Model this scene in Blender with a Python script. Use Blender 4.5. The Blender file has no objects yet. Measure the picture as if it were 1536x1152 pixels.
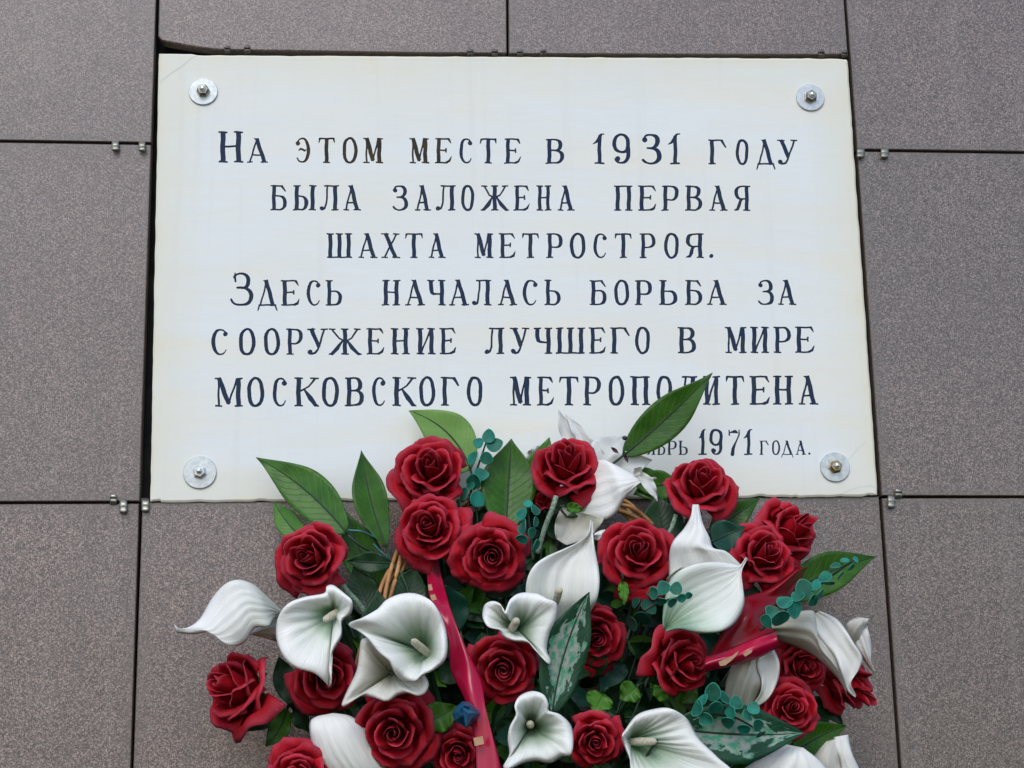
import bpy, math, random
import numpy as np
from mathutils import Vector, Matrix, geometry, noise as mnoise

# ------------------------------------------------------------ camera, sky, sun, exposure
SC = bpy.context.scene
COL = SC.collection
FPX = 2600.0
DIST = 2.44
EYE = Vector((0.0, -DIST, 1.55))
PITCH, YAW, ROLL = math.radians(13.497), math.radians(4.497), math.radians(-1.186)
cp, sp, cy, sy = math.cos(PITCH), math.sin(PITCH), math.cos(YAW), math.sin(YAW)
FW = Vector((sy * cp, cy * cp, sp))
_r = Vector((cy, -sy, 0)); _u = _r.cross(FW)
RT = _r * math.cos(ROLL) + _u * math.sin(ROLL)
UP = _u * math.cos(ROLL) - _r * math.sin(ROLL)
cam_data = bpy.data.cameras.new('camera')
cam_data.sensor_width = 36.0
cam_data.lens = FPX / 1536.0 * 36.0
cam_data.clip_start = 0.05
cam_data.clip_end = 200.0
cam = bpy.data.objects.new('camera', cam_data)
COL.objects.link(cam)
m = Matrix(((RT.x, UP.x, -FW.x, EYE.x), (RT.y, UP.y, -FW.y, EYE.y), (RT.z, UP.z, -FW.z, EYE.z), (0, 0, 0, 1)))
cam.matrix_world = m
SC.camera = cam

SUN_EL, SUN_AZ = math.radians(46), math.radians(196)      # azimuth clockwise from +Y: in front of the wall, a little to the left
world = bpy.data.worlds.new('World')
SC.world = world
world.use_nodes = True
wn = world.node_tree
bgn = wn.nodes['Background']
sky = wn.nodes.new('ShaderNodeTexSky')
sky.sky_type = 'NISHITA'
sky.sun_disc = False
sky.sun_elevation = SUN_EL
sky.sun_rotation = SUN_AZ
sky.air_density = 1.0
sky.dust_density = 1.0
sky.ozone_density = 1.0
wn.links.new(sky.outputs[0], bgn.inputs[0])
bgn.inputs[1].default_value = 0.12
sun_data = bpy.data.lights.new('sun', 'SUN')
sun_data.energy = 0.7
sun_data.angle = math.radians(28)
sun_data.color = (1.0, 0.96, 0.91)
sun = bpy.data.objects.new('sun', sun_data)
COL.objects.link(sun)
sdir = Vector((math.sin(SUN_AZ) * math.cos(SUN_EL), math.cos(SUN_AZ) * math.cos(SUN_EL), math.sin(SUN_EL)))
sun.rotation_euler = sdir.to_track_quat('Z', 'Y').to_euler()
sun.location = (0, -3, 6)
SC.view_settings.view_transform = 'Standard'
SC.view_settings.look = 'None'
SC.view_settings.exposure = 0.80
SC.view_settings.gamma = 1.0
SC.view_settings.use_curve_mapping = False

# ------------------------------------------------------------ survey: a photo bearing meets a plane d metres in front of the wall
def W(px, py, d=0.0):
    v = RT * (px - 768.0) + UP * (576.0 - py) + FW * FPX
    return EYE + v * ((DIST - d) / v.y)
def mpp(d):
    return (DIST - d) / FPX / 0.97

# ------------------------------------------------------------ mesh helpers
def link(name, verts, faces, mat=None, parent=None, uvs=None, smooth=True, mats=None, midx=None):
    me = bpy.data.meshes.new(name)
    me.from_pydata([tuple(v) for v in verts], [], [tuple(f) for f in faces])
    if smooth:
        me.polygons.foreach_set('use_smooth', [True] * len(me.polygons))
    if uvs is not None:
        ul = me.uv_layers.new(name='UVMap')
        li = np.empty(len(me.loops), dtype=np.int32)
        me.loops.foreach_get('vertex_index', li)
        ul.data.foreach_set('uv', np.asarray(uvs, dtype=np.float32)[li].ravel())
    if mats:
        for x in mats: me.materials.append(x)
        me.polygons.foreach_set('material_index', midx)
    elif mat: me.materials.append(mat)
    me.update()
    o = bpy.data.objects.new(name, me)
    COL.objects.link(o)
    if parent: o.parent = parent
    return o
def tag(o, label=None, cat=None, group=None, kind=None):
    if label: o['label'] = label
    if cat: o['category'] = cat
    if group: o['group'] = group
    if kind: o['kind'] = kind
    return o
def empty(name, loc):
    o = bpy.data.objects.new(name, None)
    o.empty_display_size = 0.02
    o.location = loc
    COL.objects.link(o)
    return o
def adopt(o, p):
    """parent keeping the world place (p carries a plain location)"""
    o.parent = p
    o.matrix_parent_inverse = Matrix.Translation(-Vector(p.location))
    return o

def thick_grid(P, th, wrap=False):
    """P: array (nu,nv,3) -> closed thin shell verts, faces, uvs"""
    nu, nv = P.shape[:2]
    du = np.gradient(P, axis=0)
    if wrap:
        du = (np.roll(P, -1, 0) - np.roll(P, 1, 0)) * .5
    dv = np.gradient(P, axis=1)
    N = np.cross(du, dv)
    L = np.linalg.norm(N, axis=2, keepdims=True)
    L[L < 1e-12] = 1
    N = N / L
    A = P + N * (th / 2)
    B = P - N * (th / 2)
    V = np.concatenate([A.reshape(-1, 3), B.reshape(-1, 3)])
    u = np.linspace(0, 1, nu)[:, None] * np.ones((1, nv))
    v = np.ones((nu, 1)) * np.linspace(0, 1, nv)[None, :]
    uv = np.stack([u.ravel(), v.ravel()], 1)
    uv = np.concatenate([uv, uv])
    F = []
    n = nu * nv
    iu = nu if wrap else nu - 1
    for i in range(iu):
        i2 = (i + 1) % nu
        for j in range(nv - 1):
            a, b, c, d = i * nv + j, i2 * nv + j, i2 * nv + j + 1, i * nv + j + 1
            F.append((a, b, c, d))
            F.append((n + d, n + c, n + b, n + a))
        a, b = i * nv, i2 * nv
        if not wrap or True:
            F.append((n + a, n + b, b, a))
        a, b = i * nv + nv - 1, i2 * nv + nv - 1
        F.append((a, b, n + b, n + a))
    if not wrap:
        for j in range(nv - 1):
            a, b = j, j + 1
            F.append((a, b, n + b, n + a))
            a, b = (nu - 1) * nv + j, (nu - 1) * nv + j + 1
            F.append((n + a, n + b, b, a))
    return V, F, uv

def tube(points, radii, ns=8, jitter=0.0, cap=True, rng=None):
    pts = [Vector(p) for p in points]
    n = len(pts)
    if not hasattr(radii, '__len__'): radii = [radii] * n
    V, F = [], []
    ref = Vector((0.3, 0.2, 1)).normalized()
    for i, p in enumerate(pts):
        t = (pts[min(i + 1, n - 1)] - pts[max(i - 1, 0)])
        if t.length < 1e-9: t = Vector((0, 0, 1))
        t.normalize()
        a = t.cross(ref)
        if a.length < 1e-3: a = t.cross(Vector((1, 0, 0)))
        a.normalize()
        b = t.cross(a)
        ref = b.cross(t) if False else ref
        for k in range(ns):
            an = 2 * math.pi * k / ns
            rr = radii[i] * (1 + (rng.uniform(-jitter, jitter) if rng else 0))
            V.append(p + a * math.cos(an) * rr + b * math.sin(an) * rr)
    for i in range(n - 1):
        for k in range(ns):
            k2 = (k + 1) % ns
            F.append((i * ns + k, i * ns + k2, (i + 1) * ns + k2, (i + 1) * ns + k))
    if cap:
        F.append(tuple(range(ns - 1, -1, -1)))
        F.append(tuple((n - 1) * ns + k for k in range(ns)))
    return V, F
def bez(p0, p1, p2, p3, n):
    out = []
    for i in range(n + 1):
        t = i / n
        out.append(p0 * (1 - t) ** 3 + p1 * 3 * t * (1 - t) ** 2 + p2 * 3 * t * t * (1 - t) + p3 * t ** 3)
    return out
def merge(parts):
    V, F = [], []
    for v, f in parts:
        o = len(V); V += list(v); F += [tuple(i + o for i in q) for q in f]
    return V, F
def catmull(P, n, closed=True):
    P = np.asarray(P, float); k = len(P)
    segs = k if closed else k - 1
    per = n / segs
    out = []
    for i in range(n if closed else n + 1):
        s = i / per
        a = min(int(s), segs - 1); t = s - a
        g = (lambda q: P[q % k]) if closed else (lambda q: P[max(0, min(k - 1, q))])
        p0, p1, p2, p3 = g(a - 1), g(a), g(a + 1), g(a + 2)
        out.append(.5 * ((2 * p1) + (-p0 + p2) * t + (2 * p0 - 5 * p1 + 4 * p2 - p3) * t * t + (-p0 + 3 * p1 - 3 * p2 + p3) * t ** 3))
    return np.array(out)

# ------------------------------------------------------------ materials
def mat(name):
    M = bpy.data.materials.new(name)
    M.use_nodes = True
    return M, M.node_tree.nodes, M.node_tree.links, M.node_tree.nodes['Principled BSDF']
def nd(N, t, **kw):
    n = N.new('ShaderNode' + t)
    for k, v in kw.items(): setattr(n, k, v)
    return n
def noise_tex(N, L, vec, scale, detail=3, rough=.55, dim='3D'):
    n = nd(N, 'TexNoise'); n.inputs['Scale'].default_value = scale
    n.inputs['Detail'].default_value = detail; n.inputs['Roughness'].default_value = rough
    if vec is not None: L.new(vec, n.inputs['Vector'])
    return n
def ramp(N, L, fac, stops):
    r = nd(N, 'ValToRGB')
    el = r.color_ramp.elements
    while len(el) < len(stops): el.new(.5)
    for e, (p, c) in zip(el, stops):
        e.position = p
        e.color = (c[0], c[1], c[2], 1) if hasattr(c, '__len__') else (c, c, c, 1)
    L.new(fac, r.inputs[0])
    return r.outputs[0]
def mix(N, L, fac, a, b, mode='MIX'):
    x = nd(N, 'Mix', data_type='RGBA', blend_type=mode)
    for inp, val in ((x.inputs[0], fac), (x.inputs[6], a), (x.inputs[7], b)):
        if isinstance(val, bpy.types.NodeSocket): L.new(val, inp)
        elif hasattr(val, '__len__'): inp.default_value = (*val[:3], 1)
        else: inp.default_value = val
    return x.outputs[2]
def mth(N, L, op, a, b=0.0, clamp=False):
    x = nd(N, 'Math', operation=op); x.use_clamp = clamp
    for inp, val in ((x.inputs[0], a), (x.inputs[1], b)):
        if isinstance(val, bpy.types.NodeSocket): L.new(val, inp)
        else: inp.default_value = val
    return x.outputs[0]
def bump(N, L, B, h, strength, dist):
    b = nd(N, 'Bump'); b.inputs['Strength'].default_value = strength; b.inputs['Distance'].default_value = dist
    L.new(h, b.inputs['Height']); L.new(b.outputs[0], B.inputs['Normal'])
def objrand(N): return nd(N, 'ObjectInfo').outputs['Random']

def mat_tile():
    M, N, L, B = mat('granite_tile')
    g = nd(N, 'NewGeometry').outputs['Position']
    v = nd(N, 'TexVoronoi'); v.inputs['Scale'].default_value = 720; L.new(g, v.inputs['Vector'])
    sep = nd(N, 'SeparateColor'); L.new(v.outputs['Color'], sep.inputs[0])
    n1 = noise_tex(N, L, g, 900, 2, .7)
    n2 = noise_tex(N, L, g, 5, 4, .6)
    s = mth(N, L, 'ADD', mth(N, L, 'MULTIPLY', sep.outputs[0], .5), mth(N, L, 'MULTIPLY', n1.outputs[0], .5))
    c = ramp(N, L, s, [(.22, (.025, .021, .020)), (.38, (.095, .080, .075)), (.5, (.22, .188, .176)), (.62, (.40, .35, .33)), (.78, (.80, .74, .70))])
    c = mix(N, L, mth(N, L, 'MULTIPLY', sep.outputs[1], .22), c, (.25, .18, .155))
    c = mix(N, L, .35, c, ramp(N, L, n2.outputs[0], [(.3, (.70, .68, .68)), (.7, (1.15, 1.12, 1.1))]), 'MULTIPLY')
    r = objrand(N)
    c = mix(N, L, 1.0, c, ramp(N, L, r, [(0, (.49, .420, .375)), (1, (.62, .510, .462))]), 'MULTIPLY')
    n3 = noise_tex(N, L, g, 22, 5, .7)
    c = mix(N, L, ramp(N, L, n3.outputs[0], [(.58, 0), (.75, .22)]), c, (.2, .15, .12))
    sg = nd(N, 'SeparateXYZ'); L.new(nd(N, 'TexCoord').outputs['Generated'], sg.inputs[0])
    ex = mth(N, L, 'MINIMUM', sg.outputs[0], mth(N, L, 'SUBTRACT', 1.0, sg.outputs[0]))
    ez = mth(N, L, 'MINIMUM', sg.outputs[2], mth(N, L, 'SUBTRACT', 1.0, sg.outputs[2]))
    em = mth(N, L, 'ADD', mth(N, L, 'MINIMUM', ex, ez), mth(N, L, 'MULTIPLY', mth(N, L, 'SUBTRACT', .5, n3.outputs[0]), .05))
    c = mix(N, L, ramp(N, L, em, [(0, .55), (.012, .34), (.045, 0)]), c, (.115, .090, .070))
    mps = nd(N, 'Mapping'); L.new(g, mps.inputs[0]); mps.inputs['Scale'].default_value = (16, 1, 1.1)
    n8 = noise_tex(N, L, mps.outputs[0], 1.3, 5, .65)
    c = mix(N, L, ramp(N, L, n8.outputs[0], [(.5, 0), (.72, .30)]), c, (.10, .088, .08))
    c = mix(N, L, ramp(N, L, n8.outputs[0], [(.28, .16), (.45, 0)]), c, (.34, .33, .32))
    L.new(c, B.inputs['Base Color'])
    B.inputs['Roughness'].default_value = .36
    B.inputs['IOR'].default_value = 1.8
    bump(N, L, B, s, .5, .0008)
    return M
def mat_marble(extent):
    x0, x1, z0, z1 = extent
    M, N, L, B = mat('white_marble')
    pos = nd(N, 'NewGeometry').outputs['Position']
    mp = nd(N, 'Mapping'); L.new(pos, mp.inputs[0]); mp.inputs['Scale'].default_value = (1.2, 1, 7)
    mp.inputs['Rotation'].default_value = (0, .06, 0)
    n1 = noise_tex(N, L, mp.outputs[0], 2.3, 6, .6)
    base = mix(N, L, ramp(N, L, n1.outputs[0], [(.44, 0), (.64, .8)]), (.765, .80, .785), (.79, .765, .66))
    mp2 = nd(N, 'Mapping'); L.new(pos, mp2.inputs[0]); mp2.inputs['Scale'].default_value = (2.2, 1, 14)
    n2 = noise_tex(N, L, mp2.outputs[0], 3.1, 8, .7); n2.inputs['Distortion'].default_value = 1.2
    base = mix(N, L, ramp(N, L, n2.outputs[0], [(.5, 0), (.545, .12), (.56, .03), (.6, 0)]), base, (.60, .61, .60))
    n4 = noise_tex(N, L, pos, 6, 6, .65)
    base = mix(N, L, ramp(N, L, n4.outputs[0], [(.35, .25), (.6, 0)]), base, (.70, .74, .75))
    # weathering bands along the edges
    sp_ = nd(N, 'SeparateXYZ'); L.new(pos, sp_.inputs[0])
    X, Z = sp_.outputs[0], sp_.outputs[2]
    dx = mth(N, L, 'MINIMUM', mth(N, L, 'SUBTRACT', X, x0), mth(N, L, 'SUBTRACT', x1, X))
    dz = mth(N, L, 'MINIMUM', mth(N, L, 'MULTIPLY', mth(N, L, 'SUBTRACT', Z, z0), 1.6), mth(N, L, 'SUBTRACT', z1, Z))
    dm = mth(N, L, 'MINIMUM', dx, dz)
    n3 = noise_tex(N, L, pos, 14, 5, .65)
    dd = mth(N, L, 'ADD', dm, mth(N, L, 'MULTIPLY', mth(N, L, 'SUBTRACT', .5, n3.outputs[0]), .05))
    edge = ramp(N, L, mth(N, L, 'DIVIDE', dd, .075, True), [(0, .95), (.2, .5), (1, 0)])
    base = mix(N, L, edge, base, (.74, .71, .56))
    # drip stains running down
    mp3 = nd(N, 'Mapping'); L.new(pos, mp3.inputs[0]); mp3.inputs['Scale'].default_value = (28, 1, .9)
    n5 = noise_tex(N, L, mp3.outputs[0], 1.5, 4, .6)
    base = mix(N, L, ramp(N, L, n5.outputs[0], [(.56, 0), (.72, .28)]), base, (.66, .65, .60))
    L.new(base, B.inputs['Base Color'])
    B.inputs['Roughness'].default_value = .45
    B.inputs['Specular IOR Level'].default_value = .35
    n6 = noise_tex(N, L, pos, 35, 5, .6)
    bump(N, L, B, n6.outputs[0], .12, .001)
    return M
def simple(name, col, rough=.6, metal=0.0, spec=.5, nscale=0, amount=.25, bumpd=0.0, sheen=0.0, dark=None):
    M, N, L, B = mat(name)
    B.inputs['Base Color'].default_value = (*col, 1)
    B.inputs['Roughness'].default_value = rough
    B.inputs['Metallic'].default_value = metal
    B.inputs['Specular IOR Level'].default_value = spec
    B.inputs['Sheen Weight'].default_value = sheen
    if nscale:
        g = nd(N, 'TexCoord').outputs['Object']
        n = noise_tex(N, L, g, nscale, 5, .6)
        d = dark if dark else tuple(c * (1 - amount * 2) for c in col)
        c = mix(N, L, ramp(N, L, n.outputs[0], [(.35, 1), (.65, 0)]), col, d)
        L.new(c, B.inputs['Base Color'])
        if bumpd: bump(N, L, B, n.outputs[0], .5, bumpd)
    return M
def uvxy(N, L):
    s = nd(N, 'SeparateXYZ'); L.new(nd(N, 'TexCoord').outputs['UV'], s.inputs[0])
    return s.outputs[0], s.outputs[1]
def mat_petal():
    M, N, L, B = mat('rose_petal')
    u, v = uvxy(N, L)
    g = nd(N, 'TexCoord').outputs['Object']
    n = noise_tex(N, L, g, 60, 4, .6)
    c = mix(N, L, ramp(N, L, n.outputs[0], [(.35, 0), (.7, 1)]), (.27, .0028, .009), (.52, .008, .020))
    # worn paler lip of the cloth petal
    lip = ramp(N, L, v, [(.0, 0), (.86, 0), (1.0, .75)])
    c = mix(N, L, lip, c, (.52, .06, .10))
    hv = nd(N, 'HueSaturation'); L.new(c, hv.inputs['Color'])
    L.new(mth(N, L, 'ADD', .86, mth(N, L, 'MULTIPLY', objrand(N), .32)), hv.inputs['Value'])
    L.new(hv.outputs[0], B.inputs['Base Color'])
    B.inputs['Roughness'].default_value = .62
    B.inputs['Specular IOR Level'].default_value = .14
    B.inputs['Sheen Weight'].default_value = .03
    B.inputs['Sheen Tint'].default_value = (1, .35, .45, 1)
    B.inputs['Sheen Roughness'].default_value = .4
    # radiating fibres
    mp = nd(N, 'Mapping'); L.new(nd(N, 'TexCoord').outputs['UV'], mp.inputs[0]); mp.inputs['Scale'].default_value = (40, 3, 1)
    n2 = noise_tex(N, L, mp.outputs[0], 1.0, 3, .6)
    bump(N, L, B, n2.outputs[0], .35, .0008)
    tr = nd(N, 'BsdfTranslucent'); tr.inputs[0].default_value = (.5, .01, .015, 1)
    ms = nd(N, 'MixShader'); ms.inputs[0].default_value = .15
    L.new(B.outputs[0], ms.inputs[1]); L.new(tr.outputs[0], ms.inputs[2])
    L.new(ms.outputs[0], N['Material Output'].inputs['Surface'])
    return M
def mat_spathe(name, green, cream=(.87, .87, .825), reach=.45):
    M, N, L, B = mat(name)
    u, v = uvxy(N, L)
    tc = nd(N, 'TexCoord')
    g = tc.outputs['Object']
    n = noise_tex(N, L, g, 35, 5, .65)
    mp = nd(N, 'Mapping'); L.new(tc.outputs['UV'], mp.inputs[0]); mp.inputs['Scale'].default_value = (70, 2.2, 1)
    n2 = noise_tex(N, L, mp.outputs[0], 1.0, 4, .6)
    vv = mth(N, L, 'ADD', v, mth(N, L, 'MULTIPLY', mth(N, L, 'SUBTRACT', n.outputs[0], .5), .22))
    vv = mth(N, L, 'ADD', vv, mth(N, L, 'MULTIPLY', mth(N, L, 'SUBTRACT', n2.outputs[0], .5), .16))
    f = ramp(N, L, vv, [(0.0, 1), (reach * .5, .72), (reach, .22), (min(1, reach * 1.8), 0)])
    c = mix(N, L, f, cream, green)
    c = mix(N, L, ramp(N, L, n2.outputs[0], [(.33, .38), (.47, 0)]), c, tuple(x * .74 for x in cream))
    c = mix(N, L, ramp(N, L, n.outputs[0], [(.6, 0), (.8, .35)]), c, (.58, .56, .48))
    L.new(c, B.inputs['Base Color'])
    B.inputs['Roughness'].default_value = .55
    B.inputs['Specular IOR Level'].default_value = .3
    bump(N, L, B, n2.outputs[0], .7, .0016)
    tr = nd(N, 'BsdfTranslucent'); L.new(c, tr.inputs[0])
    ms = nd(N, 'MixShader'); ms.inputs[0].default_value = .04
    L.new(B.outputs[0], ms.inputs[1]); L.new(tr.outputs[0], ms.inputs[2])
    L.new(ms.outputs[0], N['Material Output'].inputs['Surface'])
    return M
def mat_leaf(name, a, b, vein, rough=.40, transl=.12, vscale=26, veinw=.35, varieg=None):
    M, N, L, B = mat(name)
    u, v = uvxy(N, L)
    tc = nd(N, 'TexCoord')
    n = noise_tex(N, L, tc.outputs['Object'], 40, 5, .65)
    c = mix(N, L, ramp(N, L, n.outputs[0], [(.32, 0), (.68, 1)]), a, b)
    # side veins: slanted off the midrib (u across 0..1, v along)
    au = mth(N, L, 'ABSOLUTE', mth(N, L, 'SUBTRACT', v, .5))
    ph = mth(N, L, 'SUBTRACT', mth(N, L, 'MULTIPLY', u, vscale), mth(N, L, 'MULTIPLY', au, vscale * .45))
    ph = mth(N, L, 'ADD', ph, mth(N, L, 'MULTIPLY', n.outputs[0], 2.6))
    w = mth(N, L, 'ABSOLUTE', mth(N, L, 'SINE', mth(N, L, 'MULTIPLY', ph, 1.5)))
    vl = ramp(N, L, w, [(0, 1), (.12, .5), (.3, 0)])
    mid = ramp(N, L, au, [(0, 1), (.012, .8), (.03, 0)])
    if varieg:
        mp = nd(N, 'Mapping'); L.new(tc.outputs['UV'], mp.inputs[0]); mp.inputs['Scale'].default_value = (6, 3.6, 1)
        nn = noise_tex(N, L, mp.outputs[0], 1.0, 4, .6)
        body = mth(N, L, 'SUBTRACT', .45, mth(N, L, 'MULTIPLY', au, .95))
        endf = mth(N, L, 'MULTIPLY', mth(N, L, 'ABSOLUTE', mth(N, L, 'SUBTRACT', u, .48)), .55)
        s = mth(N, L, 'SUBTRACT', mth(N, L, 'ADD', nn.outputs[0], body), endf)
        pm = ramp(N, L, s, [(.60, 0), (.612, .8), (.70, 1)])
        n7 = noise_tex(N, L, mp.outputs[0], 2.6, 3, .5)
        pale = mix(N, L, ramp(N, L, n7.outputs[0], [(.4, 0), (.62, 1)]), varieg[0], varieg[1])
        c = mix(N, L, pm, c, pale)
    c = mix(N, L, mth(N, L, 'MULTIPLY', vl, veinw), c, vein)
    c = mix(N, L, mid, c, tuple(x * .5 for x in a))
    hv = nd(N, 'HueSaturation'); L.new(c, hv.inputs['Color'])
    L.new(mth(N, L, 'ADD', .85, mth(N, L, 'MULTIPLY', objrand(N), .3)), hv.inputs['Value'])
    L.new(hv.outputs[0], B.inputs['Base Color'])
    B.inputs['Roughness'].default_value = rough
    B.inputs['Specular IOR Level'].default_value = .32
    h = mth(N, L, 'ADD', mth(N, L, 'MULTIPLY', vl, -.4), mth(N, L, 'MULTIPLY', n.outputs[0], .8))
    bump(N, L, B, h, .45, .0022)
    tr = nd(N, 'BsdfTranslucent'); L.new(hv.outputs[0], tr.inputs[0])
    ms = nd(N, 'MixShader'); ms.inputs[0].default_value = transl
    L.new(B.outputs[0], ms.inputs[1]); L.new(tr.outputs[0], ms.inputs[2])
    L.new(ms.outputs[0], N['Material Output'].inputs['Surface'])
    return M
MT = {}
MT['tile'] = mat_tile()
MT['backing'] = simple('dark_backing', (.035, .037, .035), .8, nscale=30, amount=.3)
MT['clip'] = simple('clip_steel', (.42, .41, .36), .42, .85, nscale=180, amount=.2)
MT['clip_dull'] = simple('clip_grimy', (.20, .18, .155), .6, .5, nscale=180, amount=.3)
MT['washer'] = simple('zinc_washer', (.60, .63, .62), .38, .6, nscale=120, amount=.14, bumpd=.0003)
MT['nut'] = simple('steel_nut', (.36, .34, .29), .35, .9, nscale=300, amount=.25)
MT['brass'] = simple('weathered_brass_nut', (.40, .31, .18), .38, .9, nscale=300, amount=.25)
MT['stud'] = simple('bright_stud', (.72, .74, .75), .28, .85, nscale=300, amount=.1)
MT['ink'] = simple('navy_paint', (.008, .025, .078), .65, spec=.2, nscale=48, amount=.2, dark=(.022, .036, .060))
MT['crack'] = simple('crack_dirt', (.58, .59, .57), .8)
MT['ink_brown'] = simple('browned_paint', (.022, .024, .026), .7, spec=.2, nscale=55, amount=.2, dark=(.06, .040, .018))
MT['petal'] = mat_petal()
MT['calla'] = mat_spathe('calla_spathe', (.20, .42, .24))
MT['calla_deep'] = mat_spathe('calla_spathe_green_throat', (.045, .20, .055), reach=.60)
MT['calla_pale'] = mat_spathe('calla_spathe_pale', (.50, .56, .44), reach=.3)
MT['calla_white'] = mat_spathe('calla_spathe_lip', (.80, .81, .76), reach=.2)
MT['calla_grey'] = mat_spathe('calla_spathe_shaded', (.44, .45, .34), cream=(.66, .645, .58), reach=.5)  # greyed copy of the white spathe: shade of undersides and tucked flower painted in
MT['spadix'] = simple('spadix', (.62, .58, .45), .7, nscale=260, amount=.2, bumpd=.0012)
MT['leaf'] = mat_leaf('leaf_green', (.018, .085, .004), (.045, .150, .008), (.13, .28, .035))
MT['leaf_dark'] = mat_leaf('leaf_dark_green_shaded', (.005, .032, .009), (.010, .050, .013), (.02, .085, .025))  # dark green, lowered further so shade between the flowers is in the colour
MT['leaf_teal'] = mat_leaf('leaf_blue_green', (.006, .045, .028), (.010, .068, .040), (.03, .14, .08))
MT['leaf_backlit'] = mat_leaf('leaf_backlit', (.20, .40, .085), (.27, .47, .13), (.33, .52, .2), transl=.35)  # paler green: light coming through the leaf is put into its colour
MT['leaf_bright'] = mat_leaf('leaf_bright', (.040, .145, .010), (.075, .21, .02), (.11, .26, .04))
MT['leaf_varieg'] = mat_leaf('leaf_variegated', (.008, .050, .024), (.012, .070, .030), (.02, .09, .04), veinw=.15,
                             varieg=((.34, .38, .34), (.06, .30, .17)))
MT['euca'] = simple('eucalyptus_leaf', (.012, .19, .13), .55, spec=.3, nscale=50, amount=.22, dark=(.005, .085, .055))
def vary(M, lo, hi):
    N, L = M.node_tree.nodes, M.node_tree.links
    B = N['Principled BSDF']; src = B.inputs['Base Color'].links[0].from_socket
    hv = nd(N, 'HueSaturation'); L.new(src, hv.inputs['Color'])
    L.new(mth(N, L, 'ADD', lo, mth(N, L, 'MULTIPLY', objrand(N), hi - lo)), hv.inputs['Value'])
    L.new(mth(N, L, 'ADD', .485, mth(N, L, 'MULTIPLY', objrand(N), .03)), hv.inputs['Hue'])
    L.new(hv.outputs[0], B.inputs['Base Color'])
vary(MT['euca'], .55, 1.35)
MT['euca_rim'] = simple('eucalyptus_rim', (.035, .26, .18), .55, spec=.3)
MT['euca_shaded'] = simple('eucalyptus_leaf_shaded', (.006, .085, .05), .5, nscale=50, amount=.2)  # shaded copy of the eucalyptus green, shade painted into the colour
MT['stem'] = simple('plastic_stem', (.012, .05, .020), .5, nscale=80, amount=.25)
MT['stem_teal'] = simple('teal_wire_stem', (.03, .17, .16), .45, nscale=80, amount=.2)
MT['stem_dark'] = simple('dark_stem', (.012, .03, .015), .6)
MT['stem_flock'] = simple('flocked_stem', (.10, .17, .11), .8, nscale=330, amount=.35, dark=(.30, .40, .30), bumpd=.002)
MT['sepal'] = simple('green_sepal', (.05, .15, .03), .6, nscale=60, amount=.2)
MT['ribbon'] = simple('satin_ribbon', (.44, .004, .045), .27, spec=.42, nscale=9, amount=.12)
MT['ribbon_red'] = simple('red_satin_ribbon', (.23, .0012, .008), .30, spec=.3, nscale=9, amount=.12)
MT['gold'] = simple('gold_print', (.46, .28, .17), .35, .5, nscale=90, amount=.15)
MT['cane'] = simple('cane', (.50, .27, .095), .5, nscale=60, amount=.22, dark=(.32, .13, .04))
MT['lily'] = mat_spathe('lily_petal', (.60, .60, .48), cream=(.72, .74, .71), reach=.25)
MT['berry'] = simple('dark_berry', (.02, .02, .045), .35)
MT['bract'] = simple('brown_bract', (.05, .022, .025), .6)
MT['blueface'] = simple('blue_petal', (.02, .16, .30), .35, nscale=80, amount=.2)
MT['bluebud'] = simple('blue_green_bud', (.008, .10, .19), .35, nscale=50, amount=.25, spec=.6)

# ------------------------------------------------------------ the facade: granite panels on clips in front of a dark backing
def frame_rect(x0, y0, x1, y1): return [W(x0, y0), W(x1, y0), W(x1, y1), W(x0, y1)]
wall = link('facade_wall', [], [], None)
bpy.data.meshes.remove(wall.data)
c0, c1, c2, c3 = [W(x, y, -.055) for x, y in ((-160, -130), (1720, -130), (1720, 1300), (-160, 1300))]
bk = Vector((0, .08, 0))
Vb = [c0, c1, c2, c3] + [p + bk for p in (c0, c1, c2, c3)]
wall = link('facade_wall', Vb, [(3, 2, 1, 0), (4, 5, 6, 7), (0, 1, 5, 4), (1, 2, 6, 5), (2, 3, 7, 6), (3, 0, 4, 7)], MT['backing'], smooth=False)
tag(wall, 'stone clad facade of speckled brownish grey granite panels behind the white plaque and flowers', 'wall', kind='structure')

def panel(corners, rng, d=0.0, th=.022, bev=.0012):
    """corners: clockwise in the photo; a bevelled slab"""
    pts = [W(x, y, d) for x, y in corners]
    cen = sum(pts, Vector()) / len(pts)
    n = len(pts)
    V = []
    def inset(p, k):
        i = pts.index(p); a = (pts[i - 1] - p).normalized(); b = (pts[(i + 1) % n] - p).normalized()
        s = (a + b)
        if s.length < .02: s = Vector((-(b.z), 0, b.x)); s = s if s.dot(cen - p) > 0 else -s; s.normalize(); return p + s * k
        s.normalize(); s = s if s.dot(cen - p) > 0 else -s
        return p + s * k * 1.35
    f = [inset(p, bev) for p in pts]
    mid = [p + Vector((0, bev, 0)) for p in pts]
    back = [p + Vector((0, th, 0)) for p in pts]
    V = f + mid + back
    F = [tuple(range(n))[::-1], tuple(range(2 * n, 3 * n))]
    for i in range(n):
        j = (i + 1) % n
        F += [(i, j, n + j, n + i), (n + i, n + j, 2 * n + j, 2 * n + i)]
    return V, [q[::-1] for q in F]
xL = lambda y: 236 - .033 * y
xR = lambda y: 1268 + .0712 * y
rng = random.Random(4)
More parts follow.
